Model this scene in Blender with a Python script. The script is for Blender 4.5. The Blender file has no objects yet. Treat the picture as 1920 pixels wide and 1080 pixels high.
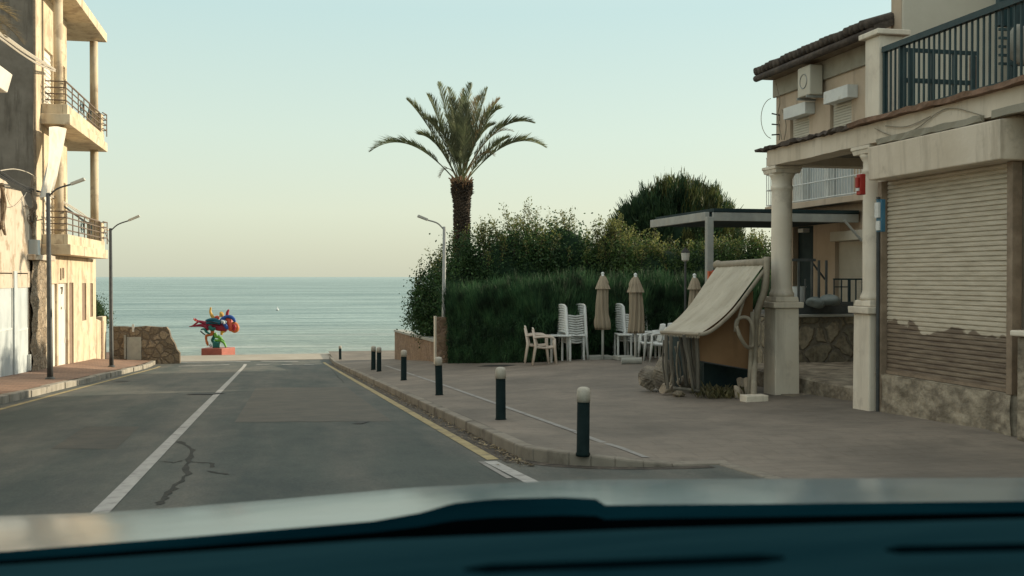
import bpy, math, random
import numpy as np
from mathutils import Vector, Matrix
R = random.Random(7)
NR = np.random.default_rng(11)
sc = bpy.context.scene
col = sc.collection
# ------------------------------------------------------------------ camera model
TH = math.atan(441/2000.0)          # camera is turned a little to the right of the street (+Y)
PITCH = math.atan(21/2000.0)
CAM = Vector((0, 0, 1.2))
FW = Vector((math.sin(TH)*math.cos(PITCH), math.cos(TH)*math.cos(PITCH), -math.sin(PITCH)))
RT = Vector((math.cos(TH), -math.sin(TH), 0))
UP = RT.cross(FW)
def ray(px, py): return FW + RT*((px-960)/2000.0) + UP*((540-py)/2000.0)
def P(px, py, Z): return CAM + ray(px, py)*Z
def onX(px, py, X):
    d = ray(px, py); return CAM + d*(X/d.x)
def onY(px, py, Y):
    d = ray(px, py); return CAM + d*(Y/d.y)
# ------------------------------------------------------------------ terrain
S = 0.0542
def cl(v, a=0.0, b=1.0): return max(a, min(b, v))
def zr(y):
    if y < -8: y = -8
    if y < 42: return -S*y
    u = min(y-42, 8.0)
    return -S*42 - S*(u-u*u/16.0)
def gR(x, y):
    k = (.977*y+.215*x)/2000.0
    r = max(-.005 if y < 14 else -.03, 50*min(k, .0162)-.29)
    f = cl((x-2.3)/5.0)
    fade = 1-cl((y-33)/13.0)
    hk = .12*(1-.9*cl((x-2.5)/1.0)*cl((10.0-y)/1.1)) if x < 9 else .12
    return zr(y)+hk+r*f*(fade if r > 0 else 1)
def gL(x, y):
    r = .27*cl((y-22)/22.0)
    if y > 44: r = .27-.17*cl((y-44)/3.0)
    return zr(y)+.14+r*cl((-5-x)/2.0)
def xk(y):
    if y < 8.9: return 3.85
    if y < 10.1:
        t = (10.1-y)/1.2
        return 2.27+1.2*(1-math.sqrt(max(0, 1-t*t)))
    return 2.27
def G(x, y):
    if x < -4.95: return gL(x, y)
    if x > xk(y): return gR(x, y)
    return zr(y)
def ong(px, py):
    d = ray(px, py); t = 2.0
    while t < 80:
        p = CAM+d*t
        if p.z < G(p.x, p.y): return Vector((p.x, p.y, G(p.x, p.y)))
        t += .02
    return p
# ------------------------------------------------------------------ materials
def nt(name):
    m = bpy.data.materials.new(name); m.use_nodes = True
    t = m.node_tree; return m, t, t.nodes['Principled BSDF']
def mk(name, cols, scale=2.0, rough=.8, bump=.2, bscale=30, metal=0, detail=6, stretch=(1, 1, 1), lo=.35, hi=.65, spec=.3, bdist=.01, dirt=None, dirt_scale=.7, dirt_lo=.5, dirt_hi=.7, streak=None):
    m, t, b = nt(name); N = t.nodes.new; L = t.links.new
    tc = N('ShaderNodeTexCoord'); mp = N('ShaderNodeMapping'); mp.inputs['Scale'].default_value = stretch
    L(tc.outputs['Object'], mp.inputs[0])
    n = N('ShaderNodeTexNoise'); n.inputs['Scale'].default_value = scale; n.inputs['Detail'].default_value = detail; n.inputs['Roughness'].default_value = .62
    L(mp.outputs[0], n.inputs['Vector'])
    r = N('ShaderNodeValToRGB'); r.color_ramp.elements[0].position = lo; r.color_ramp.elements[1].position = hi
    r.color_ramp.elements[0].color = (*cols[0], 1); r.color_ramp.elements[1].color = (*cols[-1], 1)
    if len(cols) == 3:
        e = r.color_ramp.elements.new((lo+hi)/2); e.color = (*cols[1], 1)
    L(n.outputs['Fac'], r.inputs[0]); out = r.outputs[0]
    def mixin(out, colr, sc_, lo_, hi_, st):
        mp2 = N('ShaderNodeMapping'); mp2.inputs['Scale'].default_value = st; L(tc.outputs['Object'], mp2.inputs[0])
        n2 = N('ShaderNodeTexNoise'); n2.inputs['Scale'].default_value = sc_; n2.inputs['Detail'].default_value = 8; n2.inputs['Roughness'].default_value = .65
        L(mp2.outputs[0], n2.inputs['Vector'])
        r2 = N('ShaderNodeValToRGB'); r2.color_ramp.elements[0].position = lo_; r2.color_ramp.elements[1].position = hi_
        L(n2.outputs['Fac'], r2.inputs[0])
        mx = N('ShaderNodeMix'); mx.data_type = 'RGBA'; L(r2.outputs[0], mx.inputs[0]); L(out, mx.inputs[6]); mx.inputs[7].default_value = (*colr, 1)
        return mx.outputs[2]
    if dirt: out = mixin(out, dirt, dirt_scale, dirt_lo, dirt_hi, (1, 1, 1))
    if streak: out = mixin(out, streak, 2.2, .52, .72, (1.6, 1.6, .22))
    L(out, b.inputs['Base Color'])
    b.inputs['Roughness'].default_value = rough; b.inputs['Metallic'].default_value = metal
    b.inputs['Specular IOR Level'].default_value = spec
    if bump:
        n3 = N('ShaderNodeTexNoise'); n3.inputs['Scale'].default_value = bscale; n3.inputs['Detail'].default_value = 5
        L(mp.outputs[0], n3.inputs['Vector'])
        bp = N('ShaderNodeBump'); bp.inputs['Strength'].default_value = bump; bp.inputs['Distance'].default_value = bdist
        L(n3.outputs['Fac'], bp.inputs['Height']); L(bp.outputs[0], b.inputs['Normal'])
    return m
def flat(m):
    t = m.node_tree; b = t.nodes['Principled BSDF']; d = t.nodes.new('ShaderNodeBsdfDiffuse')
    t.links.new(b.inputs['Base Color'].links[0].from_socket, d.inputs[0]); t.links.new(d.outputs[0], t.nodes['Material Output'].inputs[0]); return m
def mk_stone(name, cols, mortar, scale=3.0, joint=.06, rough=.9, bump=.8, stretch=(1, 1, 1), bdist=.05):
    m, t, b = nt(name); N = t.nodes.new; L = t.links.new
    tc = N('ShaderNodeTexCoord'); mp = N('ShaderNodeMapping'); mp.inputs['Scale'].default_value = stretch; L(tc.outputs['Object'], mp.inputs[0])
    nz = N('ShaderNodeTexNoise'); nz.inputs['Scale'].default_value = 2.5; nz.inputs['Detail'].default_value = 3; L(mp.outputs[0], nz.inputs['Vector'])
    ad = N('ShaderNodeVectorMath'); ad.operation = 'MULTIPLY_ADD'; L(nz.outputs['Color'], ad.inputs[0]); ad.inputs[1].default_value = (.35,)*3; L(mp.outputs[0], ad.inputs[2])
    v1 = N('ShaderNodeTexVoronoi'); v1.inputs['Scale'].default_value = scale; L(ad.outputs[0], v1.inputs['Vector'])
    v2 = N('ShaderNodeTexVoronoi'); v2.feature = 'DISTANCE_TO_EDGE'; v2.inputs['Scale'].default_value = scale; L(ad.outputs[0], v2.inputs['Vector'])
    rr = N('ShaderNodeValToRGB'); L(v1.outputs['Color'], rr.inputs[0])
    rr.color_ramp.elements[0].color = (*cols[0], 1); rr.color_ramp.elements[1].color = (*cols[-1], 1); rr.color_ramp.elements[0].position = .2; rr.color_ramp.elements[1].position = .8
    n2 = N('ShaderNodeTexNoise'); n2.inputs['Scale'].default_value = 14; n2.inputs['Detail'].default_value = 7; L(mp.outputs[0], n2.inputs['Vector'])
    mu = N('ShaderNodeMix'); mu.data_type = 'RGBA'; mu.blend_type = 'MULTIPLY'; mu.inputs[0].default_value = .75; L(rr.outputs[0], mu.inputs[6])
    r3 = N('ShaderNodeValToRGB'); r3.color_ramp.elements[0].position = .3; r3.color_ramp.elements[1].position = .7
    r3.color_ramp.elements[0].color = (.45, .43, .4, 1); r3.color_ramp.elements[1].color = (1.15, 1.12, 1.05, 1); L(n2.outputs['Fac'], r3.inputs[0]); L(r3.outputs[0], mu.inputs[7])
    rj = N('ShaderNodeValToRGB'); rj.color_ramp.elements[0].position = joint*.4; rj.color_ramp.elements[1].position = joint; L(v2.outputs['Distance'], rj.inputs[0])
    mx = N('ShaderNodeMix'); mx.data_type = 'RGBA'; L(rj.outputs[0], mx.inputs[0]); mx.inputs[6].default_value = (*mortar, 1); L(mu.outputs[2], mx.inputs[7])
    L(mx.outputs[2], b.inputs['Base Color']); b.inputs['Roughness'].default_value = rough; b.inputs['Specular IOR Level'].default_value = .15
    hh = N('ShaderNodeMath'); hh.operation = 'MULTIPLY_ADD'; L(n2.outputs['Fac'], hh.inputs[0]); hh.inputs[1].default_value = .4; L(rj.outputs[0], hh.inputs[2])
    bp = N('ShaderNodeBump'); bp.inputs['Strength'].default_value = bump; bp.inputs['Distance'].default_value = bdist; L(hh.outputs[0], bp.inputs['Height']); L(bp.outputs[0], b.inputs['Normal'])
    return m
def mk_leaf(name, c1, c2, trans=.35, rough=.6, nlo=.5, nhi=1.35, nsc=1.4):
    m, t, b = nt(name); N = t.nodes.new; L = t.links.new
    ge = N('ShaderNodeNewGeometry'); r = N('ShaderNodeValToRGB'); L(ge.outputs['Random Per Island'], r.inputs[0])
    r.color_ramp.elements[0].color = (*c1, 1); r.color_ramp.elements[1].color = (*c2, 1)
    tc = N('ShaderNodeTexCoord'); n = N('ShaderNodeTexNoise'); n.inputs['Scale'].default_value = nsc; n.inputs['Detail'].default_value = 4; L(tc.outputs['Object'], n.inputs['Vector'])
    r2 = N('ShaderNodeValToRGB'); r2.color_ramp.elements[0].position = .35; r2.color_ramp.elements[1].position = .65
    r2.color_ramp.elements[0].color = (nlo, nlo, nlo, 1); r2.color_ramp.elements[1].color = (nhi, nhi*.96, nhi*.8, 1); L(n.outputs['Fac'], r2.inputs[0])
    mu = N('ShaderNodeMix'); mu.data_type = 'RGBA'; mu.blend_type = 'MULTIPLY'; mu.inputs[0].default_value = 1; L(r.outputs[0], mu.inputs[6]); L(r2.outputs[0], mu.inputs[7])
    out = mu.outputs[2]
    L(out, b.inputs['Base Color']); b.inputs['Roughness'].default_value = rough; b.inputs['Specular IOR Level'].default_value = .25
    tr = N('ShaderNodeBsdfTranslucent'); L(out, tr.inputs[0]); ms = N('ShaderNodeMixShader'); ms.inputs[0].default_value = trans
    L(b.outputs[0], ms.inputs[1]); L(tr.outputs[0], ms.inputs[2]); L(ms.outputs[0], t.nodes['Material Output'].inputs[0])
    return m
M = {}
M['cream_sun'] = mk('sunlit cream render', [(.52, .42, .29), (.60, .50, .355), (.64, .55, .41)], 1.3, .9, .3, 25, dirt=(.44, .35, .25), dirt_scale=1.4, dirt_lo=.54, dirt_hi=.60, streak=(.36, .27, .19))
M['pale_wall'] = mk('pale render', [(.50, .42, .33), (.58, .50, .40)], 1.6, .9, .4, 20, dirt=(.36, .28, .2), dirt_scale=1.5, dirt_lo=.53, dirt_hi=.6, streak=(.42, .35, .27))
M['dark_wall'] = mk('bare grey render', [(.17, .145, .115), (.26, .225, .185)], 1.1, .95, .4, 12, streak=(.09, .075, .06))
M['white_door'] = mk('white door paint', [(.66, .62, .55), (.74, .70, .62)], 3, .6, .05, streak=(.55, .5, .43))
M['garage'] = mk('grey white metal door', [(.42, .46, .47), (.52, .56, .56)], 1.5, .6, .05, streak=(.36, .4, .4))
M['brown_recess'] = mk('brown window boards', [(.20, .14, .10), (.27, .20, .15)], 4, .9, .3)
M['rough_stone'] = mk_stone('rubble pier', [(.28, .22, .16), (.42, .34, .26)], (.34, .28, .21), 5, .08, bump=1)
M['rubble'] = mk_stone('rubble wall stone', [(.17, .14, .105), (.32, .265, .20)], (.14, .115, .09), 3.1, .11, bump=.7)
M['stone_base'] = mk('worn rubble plinth', [(.17, .145, .11), (.29, .25, .19), (.42, .365, .28)], 4.2, .95, .9, 6, detail=7, lo=.36, hi=.64, bdist=.05, stretch=(1, 1, 1.5), dirt=(.15, .125, .095), dirt_scale=3, dirt_lo=.55, dirt_hi=.68)
M['stone_terrace'] = mk_stone('terrace stone wall', [(.22, .21, .165), (.36, .325, .25)], (.19, .175, .14), 2.6, .10, bump=.8)
M['step'] = mk('worn stone step', [(.22, .19, .15), (.34, .30, .24)], 3, .9, .6, 14, bdist=.03)
M['col_white'] = mk('painted column', [(.66, .59, .48), (.74, .68, .57)], 1.4, .8, .12, 40, dirt=(.46, .40, .33), dirt_scale=2.5, dirt_lo=.55, dirt_hi=.75, streak=(.50, .45, .37))
M['beam'] = mk('cream beam render', [(.58, .50, .39), (.68, .60, .49)], 1.2, .9, .3, 20, dirt=(.33, .27, .2), dirt_scale=2.2, dirt_lo=.6, dirt_hi=.78, streak=(.42, .36, .28))
M['slab_edge'] = mk('red brown roof edge', [(.14, .09, .06), (.26, .16, .11)], 4, .95, .8, 18, bdist=.03)
M['soffit'] = mk('grey soffit', [(.16, .15, .13), (.22, .2, .17)], 2, .95, .3)
M['house_pink'] = mk('pinkish house render', [(.43, .34, .25), (.52, .42, .32)], 1.2, .9, .25, 25, streak=(.31, .25, .19))
M['house_cream'] = mk('pale cream house wall', [(.50, .47, .39), (.56, .53, .45)], .8, .9, .2, 25, dirt=(.36, .29, .22), dirt_scale=.9, dirt_lo=.62, dirt_hi=.68)
M['roof_tile'] = mk('dark roof tile', [(.05, .04, .035), (.10, .08, .065)], 5, .9, .8, 12, bdist=.04)
M['grey_band'] = mk('grey cornice', [(.26, .24, .19), (.33, .31, .25)], 3, .9, .3)
M['rail_green'] = mk('dark green railing paint', [(.008, .028, .034), (.015, .045, .05)], 6, .5, .05, spec=.4)
M['rail_grey'] = mk('dark grey railing paint', [(.05, .06, .06), (.08, .09, .09)], 6, .5, .05)
M['rail_brown'] = mk('brown balcony rail paint', [(.13, .09, .07), (.2, .15, .11)], 6, .6, .05)
M['white_metal'] = mk('white metal', [(.55, .56, .54), (.66, .67, .64)], 3, .5, .03, dirt=(.4, .36, .3), dirt_scale=3, dirt_lo=.6, dirt_hi=.8)
M['blind'] = mk('cream roller blind', [(.47, .44, .36), (.55, .52, .44)], 2, .7, .05)
M['guide'] = mk('rusty brown guide rail', [(.20, .15, .105), (.31, .24, .175)], 6, .7, .2)
M['pole_dark'] = mk('dark grey lamp pole', [(.055, .06, .062), (.09, .095, .095)], 5, .55, .05, metal=.3)
M['pole_grey'] = mk('galvanised lamp pole', [(.24, .25, .24), (.33, .34, .32)], 5, .5, .05, metal=.3)
M['lamp_head'] = mk('lamp head metal', [(.42, .42, .38), (.52, .52, .47)], 5, .5, .02)
M['bollard'] = mk('black green bollard paint', [(.004, .012, .012), (.008, .018, .018)], 9, .75, .1, 60, spec=.1, dirt=(.05, .045, .04), dirt_scale=6, dirt_lo=.62, dirt_hi=.8)
M['bollard_cap'] = mk('off white bollard cap', [(.36, .335, .28), (.48, .45, .38)], 12, .7, .15, 40, dirt=(.3, .28, .24), dirt_scale=9, dirt_lo=.55, dirt_hi=.75)
M['plastic'] = mk('white plastic', [(.60, .63, .61), (.68, .71, .69)], 4, .45, 0, dirt=(.42, .43, .41), dirt_scale=3)
M['plastic_cream'] = mk('cream plastic', [(.58, .50, .42), (.64, .57, .49)], 4, .45, 0)
M['canvas'] = mk('beige parasol cloth', [(.30, .25, .185), (.39, .335, .25)], 3, .95, .3, 25, stretch=(1, 1, .15))
M['concrete'] = mk('pale concrete', [(.30, .31, .28), (.38, .38, .34)], 4, .9, .4, 20)
M['awning'] = mk('faded awning cloth', [(.38, .35, .275), (.50, .47, .385)], 5, .95, .5, 9, dirt=(.28, .25, .19), dirt_scale=2.5, dirt_lo=.48, dirt_hi=.75, bdist=.04)
M['tube'] = mk('dull beige tube', [(.24, .21, .16), (.34, .30, .23)], 5, .7, .1)
M['tarp'] = mk('orange brown tarp', [(.20, .115, .055), (.26, .155, .08)], 1.6, .8, .15, 8, streak=(.17, .10, .05))
M['wood'] = mk('weathered grey wood', [(.06, .06, .052), (.20, .18, .145)], 9, .9, .5, 30, stretch=(1, 1, .15))
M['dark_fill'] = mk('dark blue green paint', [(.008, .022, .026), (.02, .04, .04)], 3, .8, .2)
M['rock'] = mk('grey beige rock', [(.13, .115, .095), (.23, .205, .165), (.32, .28, .22)], 3.5, .95, 1, 9, bdist=.06)
M['light_rock'] = mk('pale broken stone', [(.30, .25, .19), (.42, .36, .28)], 4, .95, 1, 9, bdist=.05)
M['bark_palm'] = mk('palm bark', [(.028, .023, .019), (.09, .066, .048)], 9, .95, 1, 25, bdist=.03)
M['bark'] = mk('brown bark', [(.05, .038, .028), (.09, .07, .05)], 6, .95, .8, 25, stretch=(1, 1, .2))
M['palm_leaf'] = mk_leaf('palm leaflets', (.13, .16, .10), (.28, .31, .20), .4, .4)
M['palm_dry'] = mk_leaf('dry palm leaflets', (.22, .17, .10), (.34, .27, .17), .3)
M['leaf_dark'] = mk_leaf('dark shrub leaves', (.022, .064, .027), (.062, .120, .046), .3)
M['leaf_mid'] = mk_leaf('green shrub leaves', (.030, .068, .024), (.075, .125, .042), .35)
M['leaf_lit'] = mk_leaf('young leaves painted sunlit', (.10, .13, .045), (.22, .23, .09), .4)  # sunlight on the bush shoots is painted into this paler leaf colour
M['reed'] = mk_leaf('hedge sprays', (.014, .048, .027), (.048, .108, .052), .25, nlo=.3, nhi=1.7, nsc=2.2)
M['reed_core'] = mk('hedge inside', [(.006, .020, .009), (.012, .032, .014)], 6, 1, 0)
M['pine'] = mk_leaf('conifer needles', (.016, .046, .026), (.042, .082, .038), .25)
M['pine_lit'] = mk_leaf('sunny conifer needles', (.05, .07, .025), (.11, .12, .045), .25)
M['weed'] = mk_leaf('dry weeds', (.08, .085, .045), (.22, .20, .12), .3)
M['promenade'] = mk('pale promenade paving', [(.34, .30, .24), (.40, .36, .29)], 1.0, .9, .15)
M['sand'] = mk('beach sand', [(.33, .27, .2), (.38, .32, .24)], 1.0, .95, .3)
M['earth'] = mk('dry earth', [(.16, .13, .1), (.22, .18, .14)], .6, .95, .3)
M['kerb'] = mk('kerb stone', [(.24, .22, .18), (.36, .33, .28)], 2.2, .9, .5, 14, dirt=(.10, .09, .08), dirt_scale=1.8, dirt_lo=.52, dirt_hi=.72)
M['kerb_brown'] = mk('brown kerb stone', [(.20, .178, .145), (.265, .238, .195)], 2.2, .9, .5, 14, dirt=(.07, .06, .05), dirt_scale=1.8, dirt_lo=.5, dirt_hi=.72)
M['yellow'] = mk('worn yellow line', [(.30, .24, .12), (.40, .33, .18)], 4, .85, .2, dirt=(.12, .11, .09), dirt_scale=5, dirt_lo=.5, dirt_hi=.75)
M['whiteline'] = mk('worn white line', [(.34, .33, .31), (.44, .43, .40)], 4, .85, .2, dirt=(.16, .155, .145), dirt_scale=6, dirt_lo=.5, dirt_hi=.8)
M['whiteline_faint'] = mk('faint white line', [(.26, .25, .23), (.33, .32, .3)], 4, .85, .2, dirt=(.14, .13, .12), dirt_scale=4, dirt_lo=.48, dirt_hi=.7)
M['crack'] = mk('road crack', [(.030, .032, .028), (.055, .055, .048)], 9, .95, .3)
M['gutter'] = mk('dirty gutter', [(.045, .04, .034), (.10, .085, .07)], 5, .95, .8, 30, dirt=(.17, .14, .11), dirt_scale=9, dirt_lo=.55, dirt_hi=.7)
M['iron'] = mk('cast iron', [(.02, .02, .018), (.04, .038, .034)], 9, .7, .3)
M['cable'] = mk('black cable', [(.03, .03, .03), (.05, .05, .05)], 9, .7, 0)
M['cable_pale'] = mk('pale cable', [(.45, .40, .33), (.55, .5, .42)], 9, .7, 0)
M['black_num'] = mk('black paint', [(.01, .01, .01), (.02, .02, .02)], 9, .7, 0)
M['red_sign'] = mk('red sign box', [(.28, .02, .015), (.36, .035, .025)], 4, .5, 0)
M['blue_sign'] = mk('blue sign', [(.03, .12, .19), (.06, .17, .25)], 4, .5, 0)
M['orange_box'] = mk('orange red box', [(.45, .09, .03), (.55, .13, .05)], 4, .5, 0)
M['fabric_white'] = mk('white sheet', [(.60, .56, .48), (.68, .64, .56)], 1.5, .9, .3, 8, dirt=(.5, .42, .33), dirt_scale=1.5)
for nm, c in dict(red=(.33, .025, .04), crimson=(.28, .02, .05), orange=(.55, .16, .05), salmon=(.60, .10, .06), yellow=(.60, .36, .07), blue=(.02, .08, .32), teal=(.0, .10, .15), green=(.16, .42, .06), dgreen=(.01, .13, .11), black=(.02, .02, .025), white=(.55, .6, .6), plinth=(.36, .10, .07)).items():
    M['s_'+nm] = mk('sculpture '+nm, [tuple(v*.8 for v in c), c], 6, .45, .1, 15)
# -- roads, pavings, sea
def mk_asphalt():
    m, t, b = nt('old asphalt'); N = t.nodes.new; L = t.links.new
    tc = N('ShaderNodeTexCoord')
    def noise(scale, st, det=6, ro=.6):
        mp = N('ShaderNodeMapping'); mp.inputs['Scale'].default_value = st; L(tc.outputs['Object'], mp.inputs[0])
        n = N('ShaderNodeTexNoise'); n.inputs['Scale'].default_value = scale; n.inputs['Detail'].default_value = det; n.inputs['Roughness'].default_value = ro; L(mp.outputs[0], n.inputs['Vector']); return n
    a = noise(.9, (1, .10, 1), 8, .65); r = N('ShaderNodeValToRGB'); L(a.outputs['Fac'], r.inputs[0])
    r.color_ramp.elements[0].position = .38; r.color_ramp.elements[1].position = .62
    r.color_ramp.elements[0].color = (.074, .088, .082, 1); r.color_ramp.elements[1].color = (.130, .128, .114, 1)
    c = noise(1.3, (1, .5, 1), 10, .75); r2 = N('ShaderNodeValToRGB'); L(c.outputs['Fac'], r2.inputs[0])
    r2.color_ramp.elements[0].position = .35; r2.color_ramp.elements[1].position = .65
    r2.color_ramp.elements[0].color = (.72, .75, .76, 1); r2.color_ramp.elements[1].color = (1.15, 1.12, 1.06, 1)
    mu = N('ShaderNodeMix'); mu.data_type = 'RGBA'; mu.blend_type = 'MULTIPLY'; mu.inputs[0].default_value = 1; L(r.outputs[0], mu.inputs[6]); L(r2.outputs[0], mu.inputs[7])
    f = noise(45, (1, 1, 1), 4, .85); r3 = N('ShaderNodeValToRGB'); L(f.outputs['Fac'], r3.inputs[0]); r3.color_ramp.elements[0].color = (.7, .7, .7, 1); r3.color_ramp.elements[1].color = (1.3, 1.3, 1.3, 1)
    r3.color_ramp.elements[0].position = .3; r3.color_ramp.elements[1].position = .7
    mu2 = N('ShaderNodeMix'); mu2.data_type = 'RGBA'; mu2.blend_type = 'MULTIPLY'; mu2.inputs[0].default_value = 1; L(mu.outputs[2], mu2.inputs[6]); L(r3.outputs[0], mu2.inputs[7])
    L(mu2.outputs[2], b.inputs['Base Color']); b.inputs['Roughness'].default_value = .85; b.inputs['Specular IOR Level'].default_value = .25
    bp = N('ShaderNodeBump'); bp.inputs['Strength'].default_value = .4; bp.inputs['Distance'].default_value = .01; L(f.outputs['Fac'], bp.inputs['Height']); L(bp.outputs[0], b.inputs['Normal'])
    return m
M['asphalt'] = mk_asphalt()
def mk_paving(name, c1, c2, mortar, bw, bh, dark, rot=0, stain=(.5, .7)):
    m, t, b = nt(name); N = t.nodes.new; L = t.links.new
    tc = N('ShaderNodeTexCoord'); mp = N('ShaderNodeMapping'); mp.inputs['Rotation'].default_value = (0, 0, rot); L(tc.outputs['Object'], mp.inputs[0])
    br = N('ShaderNodeTexBrick'); br.inputs['Scale'].default_value = 1; br.inputs['Brick Width'].default_value = bw; br.inputs['Row Height'].default_value = bh
    br.inputs['Mortar Size'].default_value = .012; br.inputs['Color1'].default_value = (*c1, 1); br.inputs['Color2'].default_value = (*c2, 1); br.inputs['Mortar'].default_value = (*mortar, 1)
    L(mp.outputs[0], br.inputs['Vector'])
    n = N('ShaderNodeTexNoise'); n.inputs['Scale'].default_value = .45; n.inputs['Detail'].default_value = 9; n.inputs['Roughness'].default_value = .68; L(tc.outputs['Object'], n.inputs['Vector'])
    r = N('ShaderNodeValToRGB'); r.color_ramp.elements[0].position = .33; r.color_ramp.elements[1].position = .68; r.color_ramp.elements[0].color = (.62, .62, .6, 1); r.color_ramp.elements[1].color = (1.2, 1.15, 1.08, 1); L(n.outputs['Fac'], r.inputs[0])
    mu = N('ShaderNodeMix'); mu.data_type = 'RGBA'; mu.blend_type = 'MULTIPLY'; mu.inputs[0].default_value = 1; L(br.outputs['Color'], mu.inputs[6]); L(r.outputs[0], mu.inputs[7])
    n2 = N('ShaderNodeTexNoise'); n2.inputs['Scale'].default_value = 2.6; n2.inputs['Detail'].default_value = 8; n2.inputs['Roughness'].default_value = .7; L(tc.outputs['Object'], n2.inputs['Vector'])
    r2 = N('ShaderNodeValToRGB'); r2.color_ramp.elements[0].position = stain[0]; r2.color_ramp.elements[1].position = stain[1]; L(n2.outputs['Fac'], r2.inputs[0])
    sc_ = N('ShaderNodeMath'); sc_.operation = 'MULTIPLY'; sc_.inputs[1].default_value = .6; L(r2.outputs[0], sc_.inputs[0])
    mx = N('ShaderNodeMix'); mx.data_type = 'RGBA'; L(sc_.outputs[0], mx.inputs[0]); L(mu.outputs[2], mx.inputs[6]); mx.inputs[7].default_value = (*dark, 1)
    L(mx.outputs[2], b.inputs['Base Color']); b.inputs['Roughness'].default_value = .85; b.inputs['Specular IOR Level'].default_value = .2
    n3 = N('ShaderNodeTexNoise'); n3.inputs['Scale'].default_value = 40; L(tc.outputs['Object'], n3.inputs['Vector'])
    ad = N('ShaderNodeMath'); ad.operation = 'MULTIPLY_ADD'; L(br.outputs['Fac'], ad.inputs[0]); ad.inputs[1].default_value = -.8; L(n3.outputs['Fac'], ad.inputs[2])
    bp = N('ShaderNodeBump'); bp.inputs['Strength'].default_value = .35; bp.inputs['Distance'].default_value = .01; L(ad.outputs[0], bp.inputs['Height']); L(bp.outputs[0], b.inputs['Normal'])
    return m
M['plaza'] = mk_paving('plaza paving', (.214, .192, .168), (.222, .199, .174), (.196, .174, .150), .4, .2, (.125, .112, .093))
M['left_pave'] = mk_paving('pink pavement tiles', (.26, .17, .13), (.30, .20, .155), (.17, .12, .095), .3, .3, (.15, .115, .09))
def mk_sea():
    m, t, b = nt('sea water'); N = t.nodes.new; L = t.links.new
    ge = N('ShaderNodeNewGeometry')
    sx = N('ShaderNodeSeparateXYZ'); L(ge.outputs['Position'], sx.inputs[0])
    def mp(s):
        q = N('ShaderNodeMapping'); q.inputs['Scale'].default_value = s; L(ge.outputs['Position'], q.inputs[0]); return q
    a = N('ShaderNodeTexNoise'); a.inputs['Scale'].default_value = 1; a.inputs['Detail'].default_value = 6; a.inputs['Roughness'].default_value = .6; L(mp((.012, .05, 1)).outputs[0], a.inputs['Vector'])
    a2 = N('ShaderNodeTexNoise'); a2.inputs['Scale'].default_value = 1; a2.inputs['Detail'].default_value = 5; L(mp((.05, .42, 1)).outputs[0], a2.inputs['Vector'])
    a3 = N('ShaderNodeTexNoise'); a3.inputs['Scale'].default_value = 1; a3.inputs['Detail'].default_value = 4; L(mp((.7, 2.2, 1)).outputs[0], a3.inputs['Vector'])
    s = N('ShaderNodeMath'); s.operation = 'ADD'; L(a.outputs['Fac'], s.inputs[0]); L(a2.outputs['Fac'], s.inputs[1])
    h = N('ShaderNodeMath'); h.operation = 'MULTIPLY'; L(s.outputs[0], h.inputs[0]); h.inputs[1].default_value = .5
    r = N('ShaderNodeValToRGB'); r.color_ramp.elements[0].position = .40; r.color_ramp.elements[1].position = .60
    r.color_ramp.elements[0].color = (.125, .205, .195, 1); r.color_ramp.elements[1].color = (.33, .425, .385, 1); L(h.outputs[0], r.inputs[0])
    # near-shore: sandier, paler water
    mr = N('ShaderNodeMapRange'); mr.inputs[1].default_value = 62; mr.inputs[2].default_value = 120; mr.inputs[3].default_value = .75; mr.inputs[4].default_value = 0; L(sx.outputs['Y'], mr.inputs[0])
    mx = N('ShaderNodeMix'); mx.data_type = 'RGBA'; L(mr.outputs[0], mx.inputs[0]); L(r.outputs[0], mx.inputs[6]); mx.inputs[7].default_value = (.20, .23, .18, 1)
    # foam streaks of small breakers near the beach
    w = N('ShaderNodeTexNoise'); w.inputs['Scale'].default_value = 1; w.inputs['Detail'].default_value = 5; L(mp((.03, .28, 1)).outputs[0], w.inputs['Vector'])
    rw = N('ShaderNodeValToRGB'); rw.color_ramp.elements[0].position = .52; rw.color_ramp.elements[1].position = .66; L(w.outputs['Fac'], rw.inputs[0])
    mr2 = N('ShaderNodeMapRange'); mr2.inputs[1].default_value = 66; mr2.inputs[2].default_value = 105; mr2.inputs[3].default_value = .8; mr2.inputs[4].default_value = 0; L(sx.outputs['Y'], mr2.inputs[0])
    mm = N('ShaderNodeMath'); mm.operation = 'MULTIPLY'; L(rw.outputs[0], mm.inputs[0]); L(mr2.outputs[0], mm.inputs[1])
    mx2 = N('ShaderNodeMix'); mx2.data_type = 'RGBA'; L(mm.outputs[0], mx2.inputs[0]); L(mx.outputs[2], mx2.inputs[6]); mx2.inputs[7].default_value = (.5, .52, .46, 1)
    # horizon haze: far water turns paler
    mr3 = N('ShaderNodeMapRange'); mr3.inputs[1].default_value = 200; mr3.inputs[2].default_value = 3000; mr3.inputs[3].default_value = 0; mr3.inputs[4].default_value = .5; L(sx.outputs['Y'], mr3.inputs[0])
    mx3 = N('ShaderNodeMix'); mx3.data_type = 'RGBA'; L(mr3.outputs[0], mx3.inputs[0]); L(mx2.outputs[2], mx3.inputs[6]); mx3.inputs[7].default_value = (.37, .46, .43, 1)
    L(mx3.outputs[2], b.inputs['Base Color']); b.inputs['Roughness'].default_value = .4; b.inputs['Specular IOR Level'].default_value = .3
    ad = N('ShaderNodeMath'); ad.operation = 'MULTIPLY_ADD'; L(a2.outputs['Fac'], ad.inputs[0]); ad.inputs[1].default_value = 3; L(a3.outputs['Fac'], ad.inputs[2])
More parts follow.
